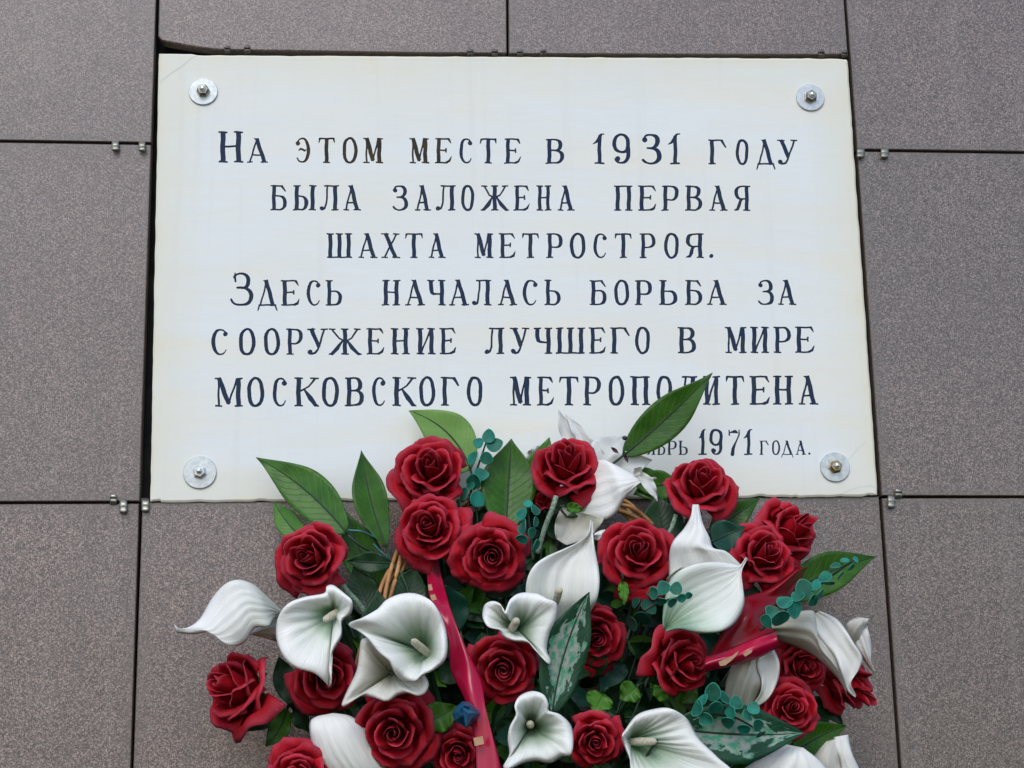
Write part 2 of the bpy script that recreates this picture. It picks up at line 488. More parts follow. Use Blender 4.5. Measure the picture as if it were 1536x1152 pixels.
panels = [
    [(-120, -100), (xL(-100) - 2, -100), (xL(213) - 2.2, 213.5), (-120, 208)],
    [(-120, 211.5), (xL(217) - 2.2, 217), (xL(640) - 2.5, 640), (xL(752) - 2, 751.5), (-120, 752.5)],
    [(-120, 756.5), (xL(757) - 2.2, 755.5), (xL(1250) - 2, 1250), (-120, 1250)],
    [(xL(-100) + 2, -100), (758.7, -100), (760, 79.5), (640, 79), (331, 74.5), (296, 70.5), (262, 64.5), (243, 60.5), (237.3, 54)],
    [(762.2, -100), (xR(-100) - 2, -100), (xR(81) - 2, 81.5), (1100, 81.5), (763.3, 80)],
    [(xR(-100) + 1.8, -100), (1680, -100), (1680, 229), (1536, 227), (xR(224) + 2, 223.3)],
    [(xR(228) + 2, 227), (1536, 230.6), (1680, 232), (1680, 744), (xR(744) + 2, 743.2)],
    [(xR(748) + 2, 747.2), (1680, 747), (1680, 1250), (xR(1250) + 2, 1250)],
    [(xL(753) + 2.5, 753.6), (764, 749.5), (766, 1250), (xL(1250) + 2, 1250)],
    [(767, 749.3), (xR(744) - 2.5, 744.6), (xR(1250) - 2, 1250), (769, 1250)],
]
for c in panels:
    V, F = panel(c, rng, d=rng.uniform(-.0015, .0012))
    link('panel', V, F, MT['tile'], wall, smooth=False)

def clip_mesh(x, y, up, wpx=12, hpx=14):
    """a pressed steel tab: flat tongue with a rolled lip, laid over the panel edge"""
    s = 1 if up else -1
    P = []
    prof = [(-.35, -.006), (-.1, .0012), (.1, .0030), (.3, .0042), (.42, .0026), (.5, .0030), (.62, .0052), (.82, .0052), (.95, .0036), (1.0, .0012)]
    rows = []
    for t, d in prof:
        rr = []
        for k in range(5):
            u = (k / 4 - .5)
            wsc = wpx * (1 if t < .8 else math.sqrt(max(.2, 1 - ((t - .8) / .2) ** 2 * .75)))
            rr.append(tuple(W(x + u * wsc, y - s * t * hpx, d + .0016 + .0008 * (1 - (2 * u) ** 2))))
        rows.append(rr)
    return thick_grid(np.array(rows), .0012)
for (x, y, up) in [(173, 215, 0), (213, 216, 0), (170, 754, 1), (185, 754, 0), (218, 753, 0), (341, 77.5, 1), (371, 77.5, 1), (705, 82, 1),
                   (742, 83, 1), (780, 83, 1), (815, 82, 1), (1232, 84, 1), (1267, 84, 1), (1291, 225, 0), (1327, 225, 0),
                   (1348, 745, 1), (1337, 747, 0)]:
    V, F, uv = clip_mesh(x, y, up, wpx=rng.uniform(9.5, 11.5) * (.85 if y < 100 else 1), hpx=(16 if y > 740 and not up else 8.5 if y < 100 else 12) + rng.uniform(-1, 1))
    link('clip', V, F, MT['clip_dull' if y < 100 else 'clip'], wall)

# ------------------------------------------------------------ carved letters
TT, tt = .150, .052
def seg(x0, y0, x1, y1, w): return ('b', x0, y0, x1, y1, w)
def pl(pts, ws): return ('l', pts, ws)
def disc(x, y, r): return ('d', x, y, r)
def serif(x, y, w=None, o=.068, oo=None):
    w = TT if w is None else w
    yy = y + .022 if y < .5 else y - .022
    return seg(x - w / 2 - o, yy, x + w / 2 + (o if oo is None else oo), yy, .046)
def stem(x, y0=0, y1=1, w=None, a=True, b=True):
    w = TT if w is None else w
    o = [seg(x, y0, x, y1, w)]
    if a: o.append(serif(x, y0, w))
    if b: o.append(serif(x, y1, w))
    return o
def arc(cx, cy, rx, ry, a0, a1, wf, n=18):
    P, Ws = [], []
    for i in range(n + 1):
        a = math.radians(a0 + (a1 - a0) * i / n)
        c, s = math.cos(a), math.sin(a)
        e = .86
        P.append((cx + rx * math.copysign(abs(c) ** e, c), cy + ry * math.copysign(abs(s) ** e, s)))
        Ws.append(wf(a, i / n))
    return pl(P, Ws)
thickside = lambda a, t: tt + (TT - tt) * abs(math.cos(a)) ** 1.6
def glyph(ch, Wd):
    global TT
    TT = .150 * min(1, max(.78, Wd / .70)) if Wd > .3 else .118
    try: return glyph_(ch, Wd)
    finally: TT = .150
def glyph_(ch, Wd):
    w = Wd; h = TT / 2; s = .062
    xl = s + h; xr = w - s - h
    G = []
    if ch == 'Н': G = stem(xl) + stem(xr) + [seg(xl, .52, xr, .52, tt)]
    elif ch == 'П': G = stem(xl) + stem(xr) + [seg(xl, .975, xr, .975, tt)]
    elif ch == 'Ш':
        xm = w / 2
        G = stem(xl, a=False) + stem(xm, a=False) + stem(xr, a=False) + [seg(.0, .025, w, .025, tt)]
    elif ch == 'И': G = stem(xl) + stem(xr) + [pl([(xl + .03, .05), (xr - .03, .95)], [tt * 1.1, tt * 1.1])]
    elif ch == 'Ч':
        G = stem(xr) + [seg(xl, .62, xl, 1, TT), serif(xl, 1), pl([(xl, .64), (xl + .02, .52), (xl + .09, .45), (xr - .1, .44), (xr, .50)], [TT, TT * .9, tt * 1.6, tt, tt])]
    elif ch == 'А':
        ax = w * .47
        G = [pl([(.10, .02), (ax, .97)], [tt * 1.15, tt * 1.15]), seg(ax - .02, 1.0, w - .14, .0, TT * .98), seg(.19, .31, w - .24, .31, tt),
             seg(0, .022, .22, .022, .046), seg(w - .29, .022, w, .022, .046), pl([(ax - .12, .985), (ax + .02, .97)], [.03, .06])]
    elif ch == 'Л':
        lx = w * .36
        G = stem(xr) + [seg(lx - .10, .975, xr, .975, tt), pl([(lx + .03, .96), (lx + .01, .6), (lx - .02, .25), (lx - .07, .08), (.13, .045), (.07, .06)], [tt * 1.2, tt * 1.2, tt * 1.2, tt * 1.3, .07, .07]), disc(.085, .085, .083)]
    elif ch == 'Д':
        ax = w * .47
        G = [pl([(.13, .03), (ax, .97)], [tt * 1.1, tt * 1.1]), seg(ax - .03, 1.0, w - .16, .0, TT * .98), seg(.06, .022, w - .05, .022, .055), pl([(ax - .12, .985), (ax + .02, .97)], [.03, .06]),
             pl([(.08, .02), (.05, -.10), (.015, -.2)], [.055, .05, .03]), pl([(w - .08, .02), (w - .05, -.10), (w - .015, -.2)], [.055, .05, .03])]
    elif ch in 'О':
        G = [('o', w / 2, .5, w / 2 - .0, .515, TT, .062)]
    elif ch == 'С':
        G = [arc(w / 2 + .01, .5, w / 2 - h - .0, .475, 52, 322, lambda a, t: tt + (TT - tt) * max(0, -math.cos(a)) ** 1.3 - (.02 if t > .9 else 0)), disc(w - .13, .80, .085)]
    elif ch == 'Э':
        G = [arc(w / 2 - .02, .5, w / 2 - h, .475, 148, -142, lambda a, t: tt + (TT - tt) * max(0, math.cos(a)) ** 1.3), disc(.11, .78, .085),
             pl([(.13, .50), (.20, .56), (.30, .52), (.36, .47), (.42, .52)], [.03, .07, .075, .06, .03])]
    elif ch == 'Е':
        G = stem(xl) + [seg(xl, .975, w - .10, .975, tt), pl([(w - .12, .96), (w - .03, .80)], [.09, .025]), seg(xl, .52, w * .68, .52, tt),
                        seg(w * .68, .43, w * .68, .61, .05), seg(xl, .025, w - .15, .025, tt), pl([(w - .20, .035), (w - .08, .09), (w, .27)], [.08, .085, .02])]
    elif ch == 'Т':
        G = stem(w / 2, b=False) + [seg(.05, .972, w - .05, .972, .056), pl([(.05, .96), (.015, .80)], [.08, .02]), pl([(w - .05, .96), (w - .015, .80)], [.08, .02])]
    elif ch == 'Г':
        G = stem(xl) + [seg(xl, .972, w - .12, .972, .056), pl([(w - .16, .95), (w - .015, .70)], [.10, .05])]
    elif ch == 'Р':
        G = stem(xl) + [pl([(xl, .972), (w * .55, .972)], [tt, tt]), arc(w * .5, .70, w * .5 - h, .272, 92, -92, thickside), pl([(xl, .43), (w * .5, .43)], [tt, tt])]
    elif ch == 'В':
        G = stem(xl) + [pl([(xl, .972), (w * .5, .972)], [tt, tt]), arc(w * .46, .755, w * .48 - h - .02, .218, 92, -92, thickside), pl([(xl, .535), (w * .5, .535)], [tt, tt]),
                        arc(w * .48, .28, w * .52 - h, .252, 92, -92, thickside), pl([(xl, .028), (w * .5, .028)], [tt, tt])]
    elif ch == 'Ь':
        G = stem(xl) + [pl([(xl, .56), (w * .5, .56)], [tt, tt]), arc(w * .5, .293, w * .5 - h, .268, 92, -92, thickside), pl([(xl, .026), (w * .5, .026)], [tt, tt])]
    elif ch == 'Ы':
        ww = w * .63
        G = stem(xl) + [pl([(xl, .56), (ww * .6, .56)], [tt, tt]), arc(ww * .55, .293, ww * .45 - h + .02, .268, 92, -92, thickside), pl([(xl, .026), (ww * .6, .026)], [tt, tt])] + stem(xr)
    elif ch == 'Б':
        G = stem(xl) + [seg(xl, .975, w - .16, .975, tt), pl([(w - .2, .96), (w - .06, .76)], [.09, .04]), pl([(xl, .58), (w * .5, .58)], [tt, tt]), arc(w * .5, .303, w * .5 - h, .278, 92, -92, thickside), pl([(xl, .026), (w * .5, .026)], [tt, tt])]
    elif ch == 'Я':
        G = stem(xr) + [pl([(xr, .972), (w * .45, .972)], [tt, tt]), arc(w * .5, .72, w * .5 - h - .02, .252, 88, 272, thickside), pl([(xr, .47), (w * .45, .47)], [tt, tt]),
                        pl([(w * .52, .46), (w * .40, .40), (w * .33, .22), (w * .24, .07), (.03, .03)], [tt, .11, TT * .9, .10, .035])]
    elif ch == 'У':
        G = [seg(.15, 1.0, w * .56, .30, TT * .95), seg(0, .975, .30, .975, .046), pl([(w - .13, .96), (w * .52, .20), (w * .40, .06), (.17, .03)], [tt * 1.2, tt * 1.3, .075, .07]),
             seg(w - .27, .975, w, .975, .046), disc(.11, .10, .09)]
    elif ch == 'Х':
        G = [seg(.17, 1.0, w - .17, 0, TT * .95), pl([(w - .13, .96), (.13, .04)], [tt * 1.1, tt * 1.1]), seg(0, .975, .31, .975, .046), seg(w - .26, .975, w, .975, .046), seg(0, .022, .25, .022, .046), seg(w - .31, .022, w, .022, .046)]
    elif ch == 'К':
        G = stem(xl) + [pl([(xl + .02, .50), (w * .6, .70), (w - .14, .95)], [tt, tt, tt * 1.2]), pl([(w * .43, .57), (w * .66, .27), (w * .85, .05), (w - .0, .01)], [tt, TT * 1.1, TT * .8, .03]), seg(w - .30, .975, w, .975, .046)]
    elif ch == 'Ж':
        m_ = w / 2
        G = stem(m_) + [pl([(.15, .95), (m_ * .62, .62), (m_, .50)], [tt * 1.2, tt, tt]), pl([(w - .15, .95), (w - m_ * .62, .62), (m_, .50)], [tt * 1.2, tt, tt]),
                        pl([(m_ - .10, .52), (m_ * .55, .25), (m_ * .2, .03), (.0, .01)], [tt, TT, TT * .7, .03]), pl([(m_ + .10, .52), (w - m_ * .55, .25), (w - m_ * .2, .03), (w, .01)], [tt, TT, TT * .7, .03]),
                        seg(.02, .975, .27, .975, .046), seg(w - .27, .975, w - .02, .975, .046)]
    elif ch in ('З', '3'):
        G = [arc(w * .47, .755, w * .42 - h + .02, .222, 140, -88, lambda a, t: tt + (TT - tt) * max(0, math.cos(a)) ** 1.4), arc(w * .47, .275, w * .53 - h, .255, 92, -150, lambda a, t: tt + (TT - tt) * max(0, math.cos(a)) ** 1.3 + (.02 if t > .85 else 0)),
             disc(.13, .80, .085), pl([(w * .34, .535), (w * .52, .535)], [tt, tt])]
    elif ch == 'ʒ':   # the tall capital on the fourth line, with an upright tick instead of a ball
        G = [arc(w * .42, .755, w * .44 - h + .02, .222, 150, -88, lambda a, t: tt + (TT * .8 - tt) * max(0, math.cos(a)) ** 1.4), arc(w * .42, .285, w * .58 - h, .265, 92, -165, lambda a, t: tt + (TT * .85 - tt) * max(0, math.cos(a)) ** 1.3),
             pl([(.09, 1.0), (.10, .84), (.12, .74)], [.03, .055, .045]), pl([(w * .25, .545), (w * .5, .545)], [tt, tt])]
    elif ch == '1':
        c = w * .58
        G = [pl([(c + .08, 1.0), (c, .9), (c, .7)], [.02, TT * .9, TT * .9]), seg(c, .05, c, .88, TT * .95), serif(c, 0, TT, .10), pl([(c, .88), (c * .5, .72), (.0, .66)], [.10, .07, .02]), seg(c, .975, w, .985, .03)]
    elif ch == '9':
        G = [('o', w / 2, .68, w / 2, .325, TT * .95, .06), arc(w * .5, .34, w * .5 - h, .31, 25, -140, lambda a, t: tt + (TT - tt) * max(0, math.cos(a)) ** 1.2), seg(w - h, .30, w - h, .72, TT * .95), disc(.16, .16, .09)]
    elif ch == '7':
        G = [pl([(.10, .90), (.30, .945), (w - .12, .90)], [.04, .14, .05]), seg(.055, .76, .055, 1.0, .045), pl([(w - .04, 1.0), (w - .05, .80), (w * .68, .52), (w * .42, .22), (w * .38, .02)], [.035, .05, .055, TT, TT * 1.25])]
    elif ch == '.': G = [disc(w / 2, .075, .078)]
    return G
def field(G, X, Y):
    D = np.full(X.shape, 9.0)
    def sgm(x0, y0, x1, y1, w0, w1):
        dx, dy = x1 - x0, y1 - y0
        t = np.clip(((X - x0) * dx + (Y - y0) * dy) / (dx * dx + dy * dy + 1e-9), 0, 1)
        return np.hypot(X - x0 - t * dx, Y - y0 - t * dy) - (w0 + (w1 - w0) * t) / 2
    for g in G:
        if g[0] == 'b':
            _, x0, y0, x1, y1, w = g
            L_ = math.hypot(x1 - x0, y1 - y0); ux, uy = (x1 - x0) / L_, (y1 - y0) / L_
            mx, my = (x0 + x1) / 2, (y0 + y1) / 2
            a = np.abs((X - mx) * ux + (Y - my) * uy) - L_ / 2
            b = np.abs(-(X - mx) * uy + (Y - my) * ux) - w / 2
            d = np.where((a > 0) & (b > 0), np.hypot(a, b), np.maximum(a, b))
        elif g[0] == 'l':
            d = np.full(X.shape, 9.0)
            for i in range(len(g[1]) - 1):
                d = np.minimum(d, sgm(*g[1][i], *g[1][i + 1], g[2][i], g[2][i + 1]))
        elif g[0] == 'd': d = np.hypot(X - g[1], Y - g[2]) - g[3]
        else:
            _, cx, cy_, rx, ry, tx, ty = g
            def E(a, b, p=2.3):
                k = (np.abs((X - cx) / a) ** p + np.abs((Y - cy_) / b) ** p) ** (1 / p) + 1e-6
                return (k - 1) * np.minimum(a, b) * .9
            d = np.maximum(E(rx, ry), -E(rx - tx, ry - ty))
        D = np.minimum(D, d)
    return D
def contours(D, xs, ys):
    """marching squares, closed loops around D<0"""
    ny, nx = D.shape
    S = D < 0
    nxt = {}
    def pt(i0, j0, i1, j1):
        a, b = D[j0, i0], D[j1, i1]
        t = a / (a - b)
        return (xs[i0] + (xs[i1] - xs[i0]) * t, ys[j0] + (ys[j1] - ys[j0]) * t)
    P = {}
    def key(k, i, j):
        q = (k, i, j)
        if q not in P:
            P[q] = pt(i, j, i + 1, j) if k == 'h' else pt(i, j, i, j + 1)
        return q
    J, I = np.nonzero((S[:-1, :-1].astype(int) + S[1:, :-1] + S[:-1, 1:] + S[1:, 1:]) % 4)
    for j, i in zip(J.tolist(), I.tolist()):
        c = (S[j, i] * 1) | (S[j, i + 1] * 2) | (S[j + 1, i + 1] * 4) | (S[j + 1, i] * 8)
        b, r, t, l = ('h', i, j), ('v', i + 1, j), ('h', i, j + 1), ('v', i, j)
        E_ = {1: [(l, b)], 2: [(b, r)], 3: [(l, r)], 4: [(r, t)], 5: [(l, t), (r, b)], 6: [(b, t)], 7: [(l, t)], 8: [(t, l)], 9: [(t, b)], 10: [(b, l), (t, r)], 11: [(t, r)], 12: [(r, l)], 13: [(r, b)], 14: [(b, l)]}[int(c)]
        for a, z in E_: nxt[key(*a)] = key(*z)
    loops = []
    while nxt:
        k0, k = next(iter(nxt.items()))
        del nxt[k0]
        lp = [P[k0]]
        while k != k0:
            lp.append(P[k]); k = nxt.pop(k, k0)
        if len(lp) > 8: loops.append(lp)
    return loops
def simplify(lp, tol):
    P = np.array(lp)
    def dp(a, b):
        if b <= a + 1: return []
        s, e = P[a], P[b % len(P)]
        v = e - s; L_ = np.hypot(*v)
        Q = P[a + 1:b] - s
        d = np.abs(Q[:, 0] * v[1] - Q[:, 1] * v[0]) / L_ if L_ > 1e-9 else np.hypot(Q[:, 0], Q[:, 1])
        k = int(np.argmax(d))
        if d[k] < tol: return []
        k += a + 1
        return dp(a, k) + [k] + dp(k, b)
    m_ = int(np.argmax(np.hypot(*(P - P[0]).T)))
    idx = [0] + dp(0, m_) + [m_] + dp(m_, len(P))
    return [tuple(P[i]) for i in idx]

PD = .005     # plaque face stands this far in front of the panels
# line: (baseline y at x=300, baseline y at x=1250, cap height), letters (char, x0, x1 [, cap height, bottom y])
LINES = [
 (243.6, 247.0, 37.5, [('Н', 328, 364, 46.5), ('А', 371, 402, 36.5), ('Э', 443, 465.6), ('Т', 477.6, 502), ('О', 514, 536), ('М', 545, 574.6),
    ('М', 614.5, 643.5), ('Е', 653, 677), ('С', 689, 710), ('Т', 720, 745), ('Е', 757, 781), ('В', 819, 846, 37), ('1', 890, 906, 45.5), ('9', 919, 945, 45), ('3', 961, 992, 45), ('1', 1003, 1020, 45.5),
    ('Г', 1063, 1089, 37), ('О', 1104, 1122.5, 37), ('Д', 1134, 1162.5, 37), ('У', 1166, 1196, 37)]),
 (315.3, 316.3, 37.5, [('Б', 406, 430), ('Ы', 440, 474), ('Л', 480, 508), ('А', 515, 541), ('З', 587.5, 612), ('А', 622.5, 646.5), ('Л', 654, 683), ('О', 692, 711), ('Ж', 721, 763),
    ('Е', 771, 794), ('Н', 805, 826.5), ('А', 836.5, 861.5), ('П', 921.5, 948.5), ('Е', 957.5, 984), ('Р', 993, 1018), ('В', 1028, 1053), ('А', 1064, 1091), ('Я', 1101, 1125)]),
 (386.8, 387.0, 36.8, [('Ш', 490.5, 528), ('А', 537.5, 566), ('Х', 572, 599.5), ('Т', 607.6, 634), ('А', 643, 668), ('М', 712, 740), ('Е', 749, 773), ('Т', 783, 808), ('Р', 820, 844), ('О', 855, 878),
    ('С', 890, 911.5), ('Т', 922.5, 947.5), ('Р', 960, 983), ('О', 996.5, 1018), ('Я', 1028, 1055), ('.', 1063, 1071)]),
 (458.6, 457.0, 38, [('ʒ', 348, 380, 49), ('Д', 386, 416), ('Е', 422, 449), ('С', 460, 482), ('Ь', 489, 513), ('Н', 573.5, 600), ('А', 608, 637.5), ('Ч', 641.5, 668), ('А', 674, 703.5), ('Л', 708, 736.6),
    ('А', 747, 775.6), ('С', 784, 807.5), ('Ь', 817, 840.6), ('Б', 885, 910, 37), ('О', 921.5, 943.5, 37), ('Р', 953, 978, 37), ('Ь', 989, 1016, 37), ('Б', 1028, 1053, 37), ('А', 1060.6, 1090, 37), ('З', 1136, 1161, 37), ('А', 1167, 1194, 37)]),
 (532.6, 529.0, 39, [('С', 317, 343), ('О', 358.5, 383), ('О', 396, 419.7), ('Р', 429.7, 454), ('У', 461, 491.5), ('Ж', 493, 542), ('Е', 550, 575.6), ('Н', 586.6, 614), ('И', 625, 652.5), ('Е', 660, 684),
    ('Л', 727, 756), ('У', 765.6, 794), ('Ч', 801, 828), ('Ш', 834, 877), ('Е', 884, 908.5), ('Г', 916, 944), ('О', 953, 974.7), ('В', 1017, 1044), ('М', 1088, 1120), ('И', 1126, 1153), ('Р', 1161, 1186), ('Е', 1193, 1221)]),
 (610.0, 606.6, 43, [('М', 322.5, 364), ('О', 371, 396), ('С', 409, 432), ('К', 442, 478), ('О', 483, 508), ('В', 518, 546), ('С', 558, 580), ('К', 589, 624), ('О', 629, 652.5), ('Г', 661.5, 688), ('О', 700.6, 723.5),
    ('М', 765, 796.6), ('Е', 806, 830), ('Т', 839, 868), ('Р', 875, 901), ('О', 913, 936), ('П', 946, 974.6), ('О', 985, 1008), ('Л', 1017, 1045), ('И', 1055, 1079.5), ('Т', 1088.5, 1116), ('Е', 1125, 1154.6), ('Н', 1160, 1189), ('А', 1198, 1227)]),
 (683.0, 682.0, 21, [('Я', 970, 983), ('Б', 986, 998), ('Р', 1001, 1015), ('Ь', 1018, 1031.5), ('1', 1049, 1058, 38.5), ('9', 1064, 1083.6, 38.5), ('7', 1091.5, 1110, 37), ('1', 1116, 1128, 38),
    ('Г', 1139.6, 1152.7), ('О', 1158, 1170), ('Д', 1172, 1190), ('А', 1193.5, 1209), ('.', 1211, 1217)]),
]
def glyphM(w):
    h = TT / 2
    return [seg(.13, .02, .13, 1.0, .062), seg(.0, .022, .24, .022, .046), seg(.14, 1.0, w * .49, .10, TT * .98), pl([(w * .49, .09), (w - .20, .96)], [tt, tt * 1.2]),
            seg(w - .075 - h, 0, w - .075 - h, 1, TT), serif(w - .075 - h, 0), seg(.0, .975, .16, .975, .046), seg(w - .2, .975, w, .975, .046)]
rng = random.Random(11)
letters = []      # list of (loops in plaque-plane XZ)
for (bl0, bl1, ch_, items) in LINES:
    for it in items:
        c, x0, x1 = it[:3]
        hpx = it[3] if len(it) > 3 else ch_
        bl = bl0 + (bl1 - bl0) * ((x0 + x1) / 2 - 300) / 950
        asp = (x1 - x0) / hpx
        sc_ = hpx / 37.5
        if c == 'М': G = glyphM(asp)
        else: G = glyph(c, asp)
        n = 84
        xs = np.linspace(-.12, asp + .12, int(n * (asp + .24)) + 2); ys = np.linspace(-.28, 1.1, int(n * 1.38))
        X, Y = np.meshgrid(xs, ys)
        sd = rng.uniform(0, 50)
        wob = .010 * np.sin(X * 17 + sd) * np.sin(Y * 23 + sd * 1.7) + .008 * np.sin(Y * 41 + sd * 2.3 + X * 9)
        sh = rng.uniform(-.012, .012)
        Xw = X + sh * (Y - .5) + .009 * np.sin(Y * 9 + sd) ; Yw = Y + .007 * np.sin(X * 13 + sd)
        D = field(G, Xw, Yw) + wob * .22 - .006
        loops = []
        for lp in contours(D, xs, ys):
            lp = simplify(lp, .0045)
            if len(lp) < 4: continue
            q = []
            for (lx, ly) in lp:
                p = W(x0 + lx * hpx, bl - ly * hpx, PD)
                q.append((p.x, p.z))
            loops.append(q)
        if loops: letters.append((c, loops))

# plaque outline with its knocked edges
def edge_pts(a, b, n, amp, chips=(), sign=1):
    out = []
    for i in range(n):
        t = i / n
        x, y = a[0] + (b[0] - a[0]) * t, a[1] + (b[1] - a[1]) * t
        nx_, ny_ = (b[1] - a[1]), -(b[0] - a[0])
        l = math.hypot(nx_, ny_); nx_ /= l; ny_ /= l
        k = amp * (mnoise.noise(Vector((x * .045, y * .045, 3.1))) + .5 * mnoise.noise(Vector((x * .2, y * .2, 7)))) if i else 0
        for (cpos, cw, cd) in chips:
            k -= cd * max(0, 1 - abs(t - cpos) / cw)
        out.append((x + nx_ * k, y + ny_ * k))
    return out
PO = edge_pts((238.5, 80), (295, 80.6), 8, .3) + edge_pts((296, 82.3), (1266, 87.6), 90, .9) + [(1270.5, 89), (1272, 93)] + \
     edge_pts((1272, 95), (1316.5, 738), 70, .9) + edge_pts((1316, 742), (1290, 745), 8, .8, [(.5, .3, 1.6)]) + \
     edge_pts((1285, 744.5), (980, 746.5), 50, 1.4, [(.08, .04, 1.5), (.3, .02, 1.8), (.47, .03, 1.5)]) + edge_pts((980, 747), (250, 753), 90, 1.4, [(.1, .02, 1.5), (.45, .015, 1.6), (.64, .012, 1.6), (.8, .02, 1.5)]) + [(242, 753), (240, 750.5), (226, 752)] + \
     edge_pts((225.3, 751), (238, 84), 70, .7)
OUT = [W(x, y, PD) for x, y in PO]
cx_ = sum(p.x for p in OUT) / len(OUT); cz_ = sum(p.z for p in OUT) / len(OUT)
def inset_poly(P, k):
    out = []
    n = len(P)
    for i in range(n):
        a, b = P[(i - 2) % n], P[(i + 2) % n]
        t = Vector((b.x - a.x, 0, b.z - a.z)).normalized()
        nn = Vector((t.z, 0, -t.x))
        if nn.dot(Vector((cx_ - P[i].x, 0, cz_ - P[i].z))) < 0: nn = -nn
        out.append(P[i] + nn * k)
    return out
INN = inset_poly(OUT, .0028)
exs = (min(p.x for p in OUT), max(p.x for p in OUT), min(p.z for p in OUT), max(p.z for p in OUT))
MT['marble'] = mat_marble(exs)
verts2, edges2 = [], []
def addloop(lp):
    b = len(verts2)
    verts2.extend(Vector(q) for q in lp)
    edges2.extend((b + i, b + (i + 1) % len(lp)) for i in range(len(lp)))
addloop([(p.x, p.z) for p in INN])
for _, loops in letters:
    for lp in loops: addloop(lp)
vo, eo, fo, *_ = geometry.delaunay_2d_cdt(verts2, edges2, [], 0, 1e-7)
VO = np.array([tuple(v) for v in vo])
def inside(loops, px_, pz_):
    r = np.zeros(len(px_), bool)
    for lp in loops:
        A = np.array(lp); B_ = np.roll(A, -1, 0)
        for (x1_, y1_), (x2_, y2_) in zip(A, B_):
            c = ((y1_ > pz_) != (y2_ > pz_))
            if c.any():
                with np.errstate(divide='ignore', invalid='ignore'):
                    r ^= c & (px_ < (x2_ - x1_) * (pz_ - y1_) / (y2_ - y1_ + 1e-15) + x1_)
    return r
FO = np.array([f[:3] for f in fo])
CE = VO[FO].mean(1)
inn = inside([[(p.x, p.z) for p in INN]], CE[:, 0], CE[:, 1])
letter_tris = []
hole = np.zeros(len(FO), bool)
for c, loops in letters:
    L0 = np.array([q for lp in loops for q in lp])
    bx = (CE[:, 0] > L0[:, 0].min()) & (CE[:, 0] < L0[:, 0].max()) & (CE[:, 1] > L0[:, 1].min()) & (CE[:, 1] < L0[:, 1].max())
    ids = np.nonzero(bx)[0]
    ins = inside(loops, CE[ids, 0], CE[ids, 1])
    hole[ids[ins]] = True
    letter_tris.append(ids[ins])
face_ids = np.nonzero(inn & ~hole)[0]
PY = -PD
verts = [(x, PY, z) for x, z in VO]
faces = [tuple(int(q) for q in FO[i]) for i in face_ids]
# orient towards the viewer (-Y)
def orient(f, vs):
    a, b, c = (Vector(vs[k]) for k in f[:3])
    return f if (b - a).cross(c - a).y < 0 else f[::-1]
faces = [orient(f, verts) for f in faces]
nb = len(verts); nI = len(INN)
# bevel ring, sides, back
verts += [(p.x, PY, p.z) for p in INN] + [(p.x, PY + .0018, p.z) for p in OUT] + [(p.x, .030, p.z) for p in OUT]
for i in range(nI):
    j = (i + 1) % nI
    faces += [(nb + j, nb + i, nb + nI + i, nb + nI + j), (nb + nI + j, nb + nI + i, nb + 2 * nI + i, nb + 2 * nI + j)]
faces.append(tuple(nb + 2 * nI + i for i in range(nI)))
plaque = link('memorial_plaque', verts, faces, MT['marble'], smooth=False)
tag(plaque, 'white marble memorial plaque with carved navy Cyrillic lettering bolted to the granite wall', 'plaque')
for li_, ((c, loops), ids) in enumerate(zip(letters, letter_tris)):
    dep = .0011
    used = {}; lv, lf = [], []
    for i in ids:
        f = []
        for q in FO[i]:
            q = int(q)
            if q not in used:
                used[q] = len(lv); lv.append((VO[q][0], PY + dep, VO[q][1]))
            f.append(used[q])
        lf.append(orient(tuple(f), lv))
    for lp in loops:
        b = len(lv); n = len(lp)
        lv += [(x, PY, z) for x, z in lp] + [(x, PY + dep, z) for x, z in lp]
        lf += [(b + i, b + (i + 1) % n, b + n + (i + 1) % n, b + n + i) for i in range(n)]
    link('letter', lv, lf, MT['ink_brown'] if 2 <= li_ <= 7 else MT['ink'], plaque, smooth=False)
def strip_crack(pts, w):
    P = catmull([(x, y) for x, y in pts], 30, False)
    V, F = [], []
    for i, (x, y) in enumerate(P):
        a = P[min(i + 1, len(P) - 1)] - P[max(i - 1, 0)]; l = math.hypot(*a); nx_, ny_ = -a[1] / l, a[0] / l
        j = .5 * mnoise.noise(Vector((x * .3, y * .3, 1)))
        V += [W(x + nx_ * (w / 2 + j), y + ny_ * (w / 2 + j), PD + .0003), W(x - nx_ * (w / 2 - j), y - ny_ * (w / 2 - j), PD + .0003)]
    for i in range(len(P) - 1): F.append((2 * i, 2 * i + 1, 2 * i + 3, 2 * i + 2))
    return V, F
for pts, w in (([(240, 124), (256, 110), (272, 100), (286, 88), (295, 84)], .5), ([(1300, 662), (1288, 672), (1276, 686), (1270, 690)], .5), ([(1262, 741), (1275, 735), (1290, 731), (1305, 729), (1312, 731)], .6)):
    V, F = strip_crack(pts, w)
    link('crack', V, F, MT['crack'], plaque)
